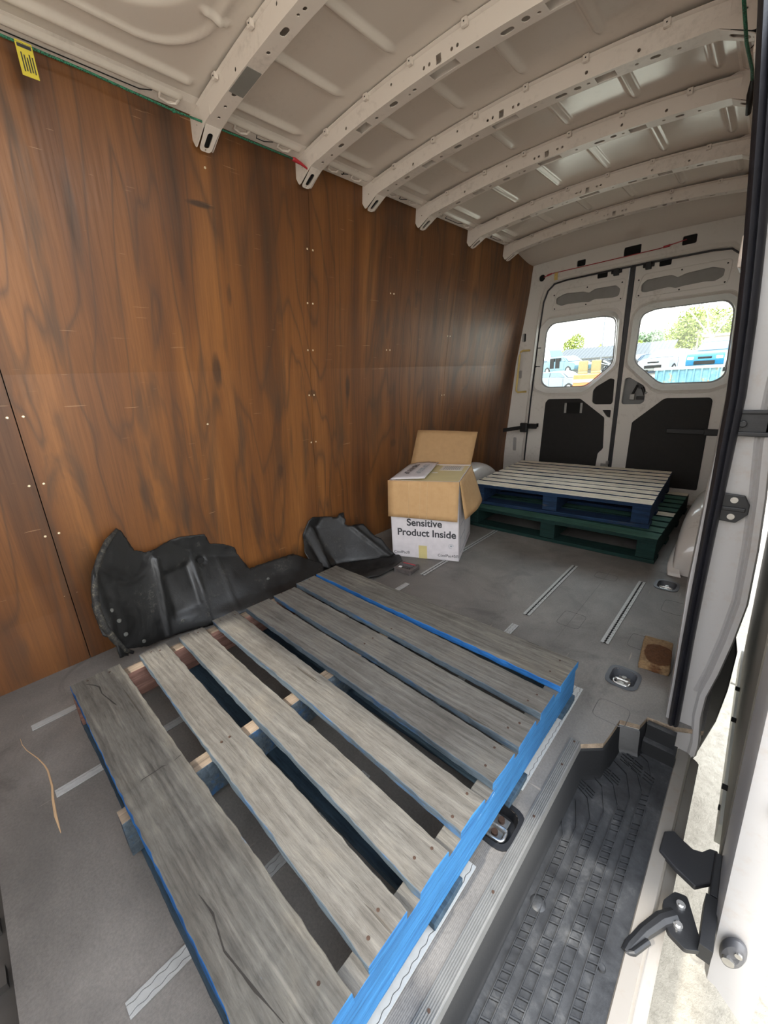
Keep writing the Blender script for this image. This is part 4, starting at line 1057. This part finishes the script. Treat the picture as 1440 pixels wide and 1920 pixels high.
# ---------------------------------------------------------------- wheel arch liners lying by the wall
L1 = [(0.349, 0.515), (0.364, 0.522), (0.377, 0.508), (0.403, 0.417), (0.443, 0.392), (0.482, 0.392), (0.529, 0.399), (0.60, .402), (0.709, 0.378), (0.727, 0.323), (0.79, .30), (0.845, 0.263), (0.859, 0.195), (0.865, 0.156), (0.994, 0.154), (1.123, 0.149), (1.177, 0.113), (1.24, 0.074), (1.20, 0.035), (1.032, 0.012), (0.882, 0.010), (0.744, 0.008), (0.581, 0.008), (0.426, 0.015), (0.34, .04), (0.272, 0.083), (0.26, 0.06), (0.23, 0.081), (0.233, 0.158), (0.201, 0.185), (0.2, 0.236), (0.199, 0.298), (0.213, 0.354), (0.231, 0.4), (0.261, 0.444), (0.31, 0.485)]
def fl1(y, z):
    s = smooth(.45, .95, y); x = (-1.735+.15*s)-(.20+1.1*s)*z+.10*(1-smooth(.2, .45, y))
    # pressed ribs and hollows
    for yc, a, w_ in ((.455, .012, .0075), (.62, .008, .006), (.74, .006, .007)):
        d = (y-yc-(z-.2)*.12)/w_
        if .02 < z < .36: x += a*math.exp(-d*d)
    if .46 < y < .62 and .06 < z < .30: x -= .018*smooth(.46, .49, y)*(1-smooth(.59, .62, y))*smooth(.06, .10, z)*(1-smooth(.26, .30, z))
    x += .003*math.sin(y*23+z*13)
    if y < .255: x += .020*(1-smooth(.235, .255, y))
    x += .03*math.exp(-((z-.03)/.025)**2)*smooth(.4, .8, y)
    d = math.hypot(y-.665, z-.262)
    if d < .02: x -= .012
    return max(x, wx(z)+.008)
T = empty('wheel_arch_liner', (0, 0, 0), 0, 'large torn black plastic wheel arch liner leaning on the plywood behind the front pallet', 'arch liner', 'black wheel arch liners')
bm = bmesh.new(); sheet(bm, L1, .009, lambda u, v: (fl1(u, v), u, v), .0015)
o = build('shell', bm, LINER, T, smooth=True); m = o.modifiers.new('s', 'SOLIDIFY'); m.thickness = .004; m.offset = 0
bm = bmesh.new()
for y, z in ((.255, .25), (.268, .20), (.275, .14), (.33, .07), (.50, .06), (.92, .10)):
    c = Vector((fl1(y, z)+.003, y, z)); cyl(bm, c, c+Vector((.004, 0, 0)), .009, .006, n=12)
build('fixing_eyelet', bm, plain('grey_eyelet', (.10, .10, .09), .6), T)
bm = bmesh.new(); y, z = .665, .262; c = Vector((fl1(y, z)+.010, y, z)); cyl(bm, c, c+Vector((.004, 0, 0)), .017, .014, n=16); build('plug_hole', bm, DARK, T)
# rolled flap at the left edge
bm = bmesh.new(); pts = [(.272, .06), (.245, .09), (.222, .16), (.206, .22), (.203, .29), (.215, .35), (.235, .40), (.27, .45), (.31, .49), (.357, .518)]
tube(bm, [(fl1(y+.02, z)+.008, y+.008, z) for y, z in pts], [.006, .010, .012, .012, .013, .012, .011, .012, .012, .006], 8)
build('rolled_edge', bm, DEDGE, T, smooth=True)
L2 = [(1.31, .27), (1.341, .282), (1.474, .253), (1.49, .272), (1.522, .272), (1.494, .216), (1.502, .206), (1.583, .204), (1.604, .134), (1.624, .117), (1.634, .053), (1.645, .026), (1.505, .020), (1.367, .020), (1.244, .022), (1.209, .078), (1.205, .125), (1.245, .18)]
def fl2(y, z):
    xb = -1.6945+(.1984)*(y-1.3556)/.2829; xb = max(min(xb, -1.49), -1.70)
    x = xb-.9*max(0, z-.03); x += .003*math.sin(y*30)
    x += .022*math.exp(-((y-1.30-(z-.1)*.2)/.012)**2)-.02*math.exp(-((y-1.27)/.02)**2)+.018*math.exp(-((y-1.57+(z-.1)*.5)/.012)**2)
    return max(x, wx(z)+.008)
T = empty('wheel_arch_liner', (0, 0, 0), 0, 'smaller black plastic wheel arch liner beside the cardboard box', 'arch liner', 'black wheel arch liners')
bm = bmesh.new(); sheet(bm, L2, .012, lambda u, v: (fl2(u, v), u, v), .001)
o = build('shell', bm, LINER, T, smooth=True); m = o.modifiers.new('s', 'SOLIDIFY'); m.thickness = .004; m.offset = 0
LF2 = [(-1.719, 1.267), (-1.70, 1.376), (-1.511, 1.665), (-1.467, 1.658), (-1.42, 1.623), (-1.393, 1.514), (-1.40, 1.48), (-1.405, 1.40), (-1.46, 1.28), (-1.52, 1.20), (-1.66, 1.19)]
bm = bmesh.new()
sheet(bm, LF2, .013, lambda u, v: (u, v, .012+.012*math.exp(-((u+1.40+(1.6-v)*.25)/.03)**2)+.010*math.exp(-((u-(-1.6945+.70*(v-1.3556)))/.03)**2)+.003*math.sin(u*50+v*30)), .001)
o = build('floor_flange', bm, LINER, T, smooth=True); m = o.modifiers.new('s', 'SOLIDIFY'); m.thickness = .004; m.offset = 0
bm = bmesh.new(); pts = [(fl2(1.49, .25)+.004, 1.505, .235), (fl2(1.49, .25)+.004, 1.508, .272)]; box(bm, -1.80, -1.788, 1.492, 1.522, .23, .275); build('clip_tab', bm, LINER, T, bevel=.003)

# ---------------------------------------------------------------- cords
T = empty('bungee_cord', (0, 0, 0), 0, 'green bungee cord strung along the plywood between the roof rib feet', 'bungee cord')
cp = [(-1.605, -.3, 1.915), (-1.60, .361, 1.908), (-1.60, .55, 1.907), (-1.598, .785, 1.897), (-1.582, .86, 1.890), (-1.580, .90, 1.889), (-1.592, .98, 1.896), (-1.60, 1.259, 1.901)]
bm = bmesh.new(); tube(bm, cp, .0036, 8); build('cord', bm, GREENC, T, smooth=True)
bm = bmesh.new(); c = Vector((-1.598, .785, 1.897)); bmesh.ops.create_icosphere(bm, subdivisions=2, radius=.0065, matrix=Matrix.Translation(c)); build('knot', bm, GREENC, T, smooth=True)
bm = bmesh.new(); tube(bm, [(-1.60, 1.255, 1.901), (-1.60, 1.262, 1.901), (-1.594, 1.29, 1.893), (-1.586, 1.312, 1.880), (-1.592, 1.335, 1.872), (-1.61, 1.345, 1.866)], [.0065, .0085, .006, .0035, .003, .002], 8); build('hook', bm, REDP, T, smooth=True)
bm = bmesh.new(); sheet(bm, rect(.388, .424, 1.838, 1.912), .008, lambda u, v: (-1.598+.0006*math.sin(v*70), u-(1.929-v)*.10*.0, v)); tg = build('warning_tag', bm, YEL, T); tg.modifiers.new('s', 'SOLIDIFY').thickness = .0008
tg['label'] = 'yellow printed warning tag'
bm = bmesh.new(); box(bm, -1.5972, -1.5966, .391, .421, 1.898, 1.906)
for i in range(5): box(bm, -1.5972, -1.5966, .395+i*.0056, .3968+i*.0056+.0008, 1.848+.002*(i % 2), 1.888-.004*(i % 3))
build('tag_print', bm, INK, tg)
T = empty('dark_cord', (0, 0, 0), 0, 'dark green cord hanging down the right side near the roof behind the seal', 'cord')
bm = bmesh.new(); tube(bm, [(-.195, 1.36, 1.86), (-.2, 1.492, 1.798), (-.2, 1.643, 1.786), (-.198, 1.82, 1.80), (-.2, 1.875, 1.80)], .004, 7); build('cord', bm, GREENC, T, smooth=True)
bm = bmesh.new(); tube(bm, [(-.2, 1.875, 1.80), (-.2, 1.90, 1.775), (-.203, 1.95, 1.745)], [.004, .010, .007], 8); build('hook_end', bm, BLK, T, smooth=True)
# screws in the plywood
bm = bmesh.new(); cyl(bm, (0, 0, 0), (.0022, 0, 0), .0048, .0030, n=10)
sc0 = build('wood_screw', bm, plain('bright_screw', (.80, .66, .45), .35, .5)); first = True
def screws(rows, where):
    global first
    ords = ['topmost', 'second from the top', 'third from the top', 'fourth from the top', 'lowest']
    for (y, sidew) in rows:
        for q, z in enumerate(where[1]):
            o = sc0 if first else sc0.copy()
            if not first: COL.objects.link(o)
            first = False; o.location = (wx(z)-.0002, y, z)
            tag(o, 'bright screw head '+sidew+' '+where[0]+', '+(ords[q] if q < len(where[1])-1 else 'lowest'), 'screw', 'screws in the plywood wall')
screws([(.152, 'just left of'), (.192, 'just right of')], ('the leftmost plywood seam', (.97, .74, .55, .30)))
screws([(1.362, 'just left of'), (1.394, 'just right of')], ('the middle plywood seam', (1.62, 1.40, 1.19, .97, .72)))
screws([(2.585, 'just left of'), (2.615, 'just right of')], ('the far plywood seam by the rear', (1.3, .9)))
screws([(1.955, 'left of a pair'), (1.985, 'right of a pair')], ('past the middle plywood seam', (1.5, 1.2)))
for y, z, w_ in ((.80, .88, 'alone on the sheet above the big black liner'), (.905, 1.80, 'just beneath the foot of the nearest roof rib'), (.02, .82, 'at the far left edge of the photo')):
    o = sc0.copy(); COL.objects.link(o); o.location = (wx(z)-.0002, y, z); tag(o, 'tiny bright screw head '+w_, 'screw', 'screws in the plywood wall')

# ---------------------------------------------------------------- outside
bm = bmesh.new(); GZ = -.65
g = [bm.verts.new(p) for p in ((-120, -60, GZ), (90, -60, GZ), (90, 200, GZ), (-120, 200, GZ))]; bm.faces.new(g); struct('ground', bm, GROUND)
bm = bmesh.new()
for y in (2.55, 6.2): box(bm, .1, 6, y, y+.012, GZ, GZ+.002)
struct('trim_15', bm, plain('concrete_joint', (.10, .09, .07), .9))
CARGL = plain('car_window_glass', (.10, .14, .16), .12)
TYRE = plain('tyre_rubber', (.03, .03, .03), .8); HUB = plain('alloy_wheel', (.5, .5, .5), .35, .6)
def car(label, paint, loc, rz, suv=0, tail=False, hatch=False, hood=False, stripped=False, group='scrap cars in the yard'):
    C = empty('car', loc, rz, label, 'car', group)
    h = .12*suv
    side = [(-2.15, .35), (-2.2, .62), (-2.12, .82+h), (-1.2, .97+h), (-.5, 1.02+h), (1.55, 1.05+h), (2.02, 1.0+h), (2.12, .75), (2.1, .35), (1.75, .28), (1.68, .5), (1.35, .66), (1.02, .5), (.95, .28), (-1.0, .25), (-1.07, .48), (-1.4, .64), (-1.73, .5), (-1.8, .3)]
    bm = bmesh.new(); plate(bm, rnd(side, .06, 2), [], -.82, .82, lambda u, v, w: (u, w, v)); build('body', bm, paint, C, bevel=.09, seg=3)
    roof = 1.44+h*1.5
    cab = [(-1.2, .95+h), (-.5, roof-.06), (-.2, roof), (1.1, roof-.01), (1.75, 1.08+h)] if not tail else [(-1.2, .95+h), (-.5, roof-.06), (-.2, roof), (1.5, roof-.05), (2.0, 1.02+h)]
    bm = bmesh.new(); rings = []
    for w_, sh in ((-.62, .0), (.62, .0)): rings.append([(x*.98, w_*(1.2 if z < 1.2+h else 1.0), z) for x, z in cab])
    loft(bm, rings); build('roof', bm, paint, C, bevel=.05, seg=2)
    bm = bmesh.new()
    for s in (-1, 1):
        wp = [(-.95, 1.02+h), (-.42, roof-.10), (.32, roof-.07), (.32, 1.04+h)]; wp2 = [(.4, 1.04+h), (.4, roof-.07), (1.1, roof-.08), (1.45, 1.07+h)]
        for p_ in (wp, wp2): plate(bm, p_, [], 0, .02, lambda u, v, w: (u, s*(.745-(v-1.0)*.16+w), v))
    fy = [(-.58, 0), (.58, 0)]
    for xa, za, xb_, zb_ in ((-1.17, 1.0+h, -.56, roof-.10), (cab[-1][0]*.99-.03, 1.12+h, cab[-2][0]+.02, roof-.08)):
        s = -1 if xa < 0 else 1
        v_ = [bm.verts.new(p) for p in ((xa+s*.02, -.66, za), (xa+s*.02, .66, za), (xb_+s*.03, .55, zb_), (xb_+s*.03, -.55, zb_))]; bm.faces.new(v_)
    build('windows', bm, CARGL, C)
    for x in (-1.4, 1.35):
        for s in (-1, 1):
            if stripped and x < 0 and s < 0: continue
            bm = bmesh.new(); cyl(bm, (x, s*.62, .32), (x, s*.83, .32), .32, n=24); w_ = build('wheel', bm, TYRE, C, bevel=.03)
            bm = bmesh.new(); cyl(bm, (x, s*.825, .32), (x, s*.845, .32), .19, .16, n=10); build('hub', bm, HUB, w_)
    bm = bmesh.new()
    for s in (-1, 1): box(bm, -2.21, -2.10, s*.62-.14, s*.62+.14, .66, .80); box(bm, 2.05, 2.13, s*.66-.1, s*.66+.1, .74, .92, 1)
    build('lamps', bm, [plain('clear_lamp', (.7, .75, .8), .2), REDP], C, bevel=.02)
    bm = bmesh.new(); box(bm, -2.22, -2.15, -.45, .45, .40, .58); box(bm, -2.20, -2.14, -.30, .30, .68, .78); build('grille', bm, DARK, C, bevel=.02)
    bm = bmesh.new()
    for x in (-.9, .36, 1.15): box(bm, x, x+.015, -.825, .825, .35, .98+h)
    box(bm, -.9, 1.16, -.826, .826, .36, .375); build('door_gaps', bm, DARK, C)
    if hatch:
        bm = bmesh.new(); loft(bm, [[(1.2, s, roof), (1.5, s*.95, roof+.55), (2.0, s*.85, roof+.95), (2.05, s*.85, roof+.88), (1.6, s*.95, roof+.5), (1.3, s, roof-.02)] for s in (-.6, .6)]); build('open_tailgate', bm, CARGL, C, bevel=.03)
        bm = bmesh.new(); box(bm, -.3, .25, .70, .84, .5, 1.3); box(bm, .45, 1.0, .70, .84, .5, 1.3); build('door_opening', bm, DARK, C)
    if hood:
        bm = bmesh.new(); loft(bm, [[(-1.15, s, 1.0), (-1.75, s, 1.75), (-2.0, s, 1.80), (-1.98, s, 1.86), (-1.72, s, 1.82), (-1.1, s, 1.03)] for s in (-.65, .65)]); build('open_bonnet', bm, paint, C, bevel=.02)
    return C
PW = plain('white_car_paint', (.45, .48, .52), .25); PB = plain('bright_blue_car_paint', (.012, .13, .26), .25); PT = plain('pale_teal_car_paint', (.10, .19, .24), .3)
PS = plain('silver_car_paint', (.20, .24, .28), .3, .3); PD = plain('dark_blue_car_paint', (.03, .05, .08), .3)
car('pale teal hatchback with its tailgate open, seen through the left rear window', PT, (-13.2, 37, .85), math.radians(146), hatch=True)
car('silver car front end with raised bonnet at the left edge of the left window', PS, (-16.9, 40, .75), math.radians(60), hood=True, stripped=True)
car('silver saloon low in the left window beneath the teal hatchback', PS, (-11.3, 31, -.33), math.radians(158), tail=True)
car('white car front with a torn bumper above the skip bin', PW, (-5.0, 31, .55), math.radians(80))
car('bright blue pick-up style car at the right of the right window', PB, (-2.6, 30, .62), math.radians(82), suv=1)
car('pale blue car tucked between the white car and the bright blue one', PT, (-4.4, 38, .55), math.radians(80))
car('dark blue stripped car at the left edge of the right window', PD, (-7.6, 36.5, .35), math.radians(60), suv=1, stripped=True)
car('white car bonnet amid parts behind the pale seats', PW, (-10.6, 42.3, -.2), math.radians(120))
# raised car stands
bm = bmesh.new()
def rack(x, y, z, lab):
    R = empty('car_stand', (x, y, GZ), 0, lab, 'stand', 'steel stands under the scrap cars')
    bm = bmesh.new()
    for a in (-1.5, 1.5):
        for b in (-1.7, 1.7): box(bm, a-.06, a+.06, b-.06, b+.06, 0, z-GZ)
    build('posts', bm, STEEL, R); bm = bmesh.new(); box(bm, -1.7, 1.7, -1.8, -1.65, z-GZ-.1, z-GZ); box(bm, -1.7, 1.7, 1.65, 1.8, z-GZ-.1, z-GZ); build('beams', bm, STEEL, R)
rack(-13.2, 37, .85, 'steel stand beneath the teal hatchback'); rack(-11.3, 31, -.33, 'low steel stand beneath the silver saloon'); rack(-16.9, 40, .75, 'steel stand beneath the silver car with raised bonnet'); rack(-5.0, 31, .55, 'steel stand beneath the white car'); rack(-2.6, 30, .62, 'steel stand beneath the bright blue car'); rack(-4.4, 38, .55, 'steel stand beneath the pale blue car'); rack(-7.6, 36.5, .35, 'steel stand beneath the dark blue stripped car'); rack(-10.6, 42.3, -.2, 'low steel stand beneath the white car behind the pale seats')
# skip bin
K = empty('skip_bin', (-3.15, 25, GZ), .04, 'pale blue rusting skip bin with upright ribs below the parked cars', 'skip bin')
SKIP = NM('chipped_blue_skip_paint', .6); _s = SKIP.noise(2.2, 7, .7); SKIP.color(SKIP.ramp(_s, [(.42, (.07, .17, .22)), (.56, (.11, .23, .29)), (.60, (.25, .22, .12)), (.66, (.12, .06, .03))])); SKIP = SKIP.m
bm = bmesh.new(); box(bm, -1.25, 1.25, -.7, .7, .1, 1.55); box(bm, -1.1, 1.1, -.6, .6, 1.5, 1.56, 0); build('shell', bm, SKIP, K, bevel=.02)
bm = bmesh.new()
for i in range(9): box(bm, -1.2+i*.29, -1.14+i*.29, -.77, -.7, .15, 1.5)
build('ribs', bm, SKIP, K); bm = bmesh.new(); box(bm, -1.3, 1.3, -.78, -.68, 1.5, 1.62); box(bm, -1.3, 1.3, .68, .78, 1.5, 1.62); build('rim', bm, plain('cream_rim', (.6, .56, .45), .6), K)
# shed, wall, seats, crate, pole
H_ = empty('shed', (-12.6, 46, GZ), .05, 'long low shed with a ribbed grey roof behind the scrap cars', 'shed')
bm = bmesh.new(); box(bm, -5, 5, 0, 4, 0, 2.9); build('walls', bm, plain('pale_shed_wall', (.10, .098, .09), .8), H_)
bm = bmesh.new(); loft(bm, [[(x, -.6, 2.5), (x, 4.2, 4.0), (x, 4.2, 4.06), (x, -.6, 2.56)] for x in (-5.2, 5.2)])
for i in range(30): loft(bm, [[(-5.1+i*.35, -.6, 2.56), (-5.0+i*.35, -.6, 2.62), (-4.9+i*.35, -.6, 2.56)], [(-5.1+i*.35, 4.2, 4.06), (-5.0+i*.35, 4.2, 4.12), (-4.9+i*.35, 4.2, 4.06)]])
build('roof', bm, plain('grey_roof_sheet', (.035, .037, .04), .5), H_)
bm = bmesh.new(); box(bm, -5.5, 0.5, 50, 50.3, GZ, 3.4); box(bm, -5.6, .6, 49.9, 50.4, 3.4, 3.6); tag(build('boundary_wall', bm, plain('cream_wall', (.3, .27, .22), .8)), 'low cream wall behind the bright blue car', 'wall')
S0 = None; SEATM = plain('cream_seat_fabric', (.24, .185, .085), .8)
for i, (x, y) in enumerate(((-9.05, 28.4), (-8.38, 28.7))):
    S0 = empty('car_seat', (x, y, .80), .3, ('pale cream car seat, left of the pair' if i == 0 else 'pale cream car seat, right of the pair')+' in the left rear window', 'seat', 'loose cream car seats')
    bm = bmesh.new(); box(bm, -.28, .28, -.28, .28, 0, .2); build('cushion', bm, SEATM, S0, bevel=.07); bm = bmesh.new(); box(bm, -.28, .28, .18, .36, .15, .85); build('backrest', bm, SEATM, S0, bevel=.08)
    bm = bmesh.new(); box(bm, -.30, .30, -.35, .35, -1.45, -.02); build('trolley', bm, STEEL, S0)
bm = bmesh.new(); cyl(bm, (-4.9, 16, GZ), (-4.9, 16, .28), .32, n=24); cyl(bm, (-4.9, 16, -.2), (-4.9, 16, -.16), .335, n=24); tag(build('oil_drum', bm, PB, auto=40), 'upright drum under the orange crate outside the left window', 'drum')
T = empty('crate', (-4.9, 16, .79), .2, 'orange and white plastic crate at the foot of the left window', 'crate')
bm = bmesh.new(); box(bm, -.45, .45, -.3, .3, -.5, .12); build('bin', bm, plain('orange_plastic', (.75, .16, .05), .5), T, bevel=.03); bm = bmesh.new(); box(bm, -.47, .47, -.32, -.29, -.15, -.05); build('white_band', bm, WBOX, T)
bm = bmesh.new(); cyl(bm, (-12.5, 44, GZ), (-12.5, 44, 6.4), .05); tag(build('pole', bm, plain('grey_pole', (.15, .16, .18), .6)), 'thin tall grey pole rising above the shed', 'pole')
T = empty('parts_heap', (-7.75, 31.5, GZ), .1, 'jumbled heap of metal car parts beside the pale seats', 'scrap heap'); bm = bmesh.new(); rg = random.Random(4)
for i in range(90):
    c = Vector((rg.uniform(-.9, .9), rg.uniform(-.6, .6), rg.uniform(.1, 2.3))); d = Vector((rg.uniform(-.4, .4), rg.uniform(-.3, .3), rg.uniform(-.3, .3)))
    cyl(bm, c-d, c+d, rg.uniform(.02, .09), n=6, mi=rg.choice((0, 0, 1, 2)))
build('scrap_pieces', bm, [plain('dull_scrap_metal', (.10, .10, .105), .5, .5, .3), BLK, PW], T)['kind'] = 'stuff'
# trees
LEAFM = [plain('yellow_green_leaves', (.26, .31, .07), .7, 0, .3, 3), plain('grey_green_leaves', (.19, .26, .15), .7, 0, .3, 3)]
BARK = plain('grey_bark', (.25, .22, .18), .9)
def crown(name, R_, n, mat, parent, seed, sz=.16):
    rg = random.Random(seed); bm = bmesh.new()
    blobs = [(Vector((rg.uniform(-.6, .6)*R_[0], rg.uniform(-.6, .6)*R_[1], rg.uniform(-.5, .6)*R_[2])), rg.uniform(.3, .5)) for _ in range(11)]
    for i in range(n):
        c, s = rg.choice(blobs); d = Vector((rg.gauss(0, 1), rg.gauss(0, 1), rg.gauss(0, 1))).normalized()*rg.uniform(.6, 1)
        p = c+Vector((d.x*R_[0], d.y*R_[1], d.z*R_[2]))*s
        a = Vector((rg.gauss(0, 1), rg.gauss(0, 1), rg.gauss(0, 1))).normalized()*sz; b = a.orthogonal().normalized()*sz*.6
        bm.faces.new([bm.verts.new(p+q) for q in (a, b, -a, -b)])
    return build(name, bm, mat, parent)
def tree(x, y, h, r, m, lab, seed):
    T = empty('tree', (x, y, GZ), 0, lab, 'tree', 'trees behind the yard')
    bm = bmesh.new(); tube(bm, [(0, 0, 0), (.1, 0, h*.3), (0, .1, h*.7)], [.2, .15, .06], 8); build('trunk', bm, BARK, T)
    c = crown('foliage', (r, r*.8, h*.42), 2600, LEAFM[m], T, seed); c.location = (0, 0, h*.6)
for i, (x, y, h, r, m, lab) in enumerate([(-18.3, 52, 5.6, 1.7, 0, 'round yellow-green tree left of the teal car in the left window'), (-16.6, 60, 4.9, 1.1, 0, 'small tree peeping over the shed left of the pole'),
        (-14.6, 60, 4.6, 1.3, 0, 'small bush top over the shed right of the pole'), (-11.9, 55, 4.6, 1.4, 0, 'tree at the right edge of the left window'),
        (-10.8, 52, 5.4, 2.4, 1, 'grey-green tree at the left edge of the right window'), (-8.6, 52, 6.4, 2.6, 0, 'dense yellow-green bush above the white car'), (-6.4, 53, 7.0, 2.8, 0, 'tall yellow-green bush left of the bare tree'),
        (-4.2, 54, 7.6, 3.0, 0, 'yellow-green tree beneath the bare branches'), (-1.6, 55, 8.2, 3.4, 1, 'grey-green tree behind the bright blue car')]):
    y2 = (57, 66, 76)[i % 3]; f_ = y2/y; tree(x*f_, y2, (h-1.66)*f_+1.66, r*f_*.92, m, lab, 30+i)
T = empty('bare_tree', (-4.5, 45, GZ), 0, 'bare thin-branched tree rising above the hedge in the right window', 'tree'); bm = bmesh.new(); rg = random.Random(9)
def br(p, d, L, r, k):
    e = p+d*L; tube(bm, [p, (p+e)/2+Vector((rg.uniform(-.1, .1), 0, rg.uniform(-.1, .1)))*L*.5, e], [r, r*.8, r*.6], 5)
    if k > 0:
        for _ in range(3): br(e, (d+Vector((rg.uniform(-.8, .8), rg.uniform(-.5, .5), rg.uniform(-.3, .5)))).normalized(), L*rg.uniform(.6, .8), r*.58, k-1)
br(Vector((0, 0, 0)), Vector((.02, 0, 1)), 3.6, .14, 4); build('branches', bm, BARK, T)
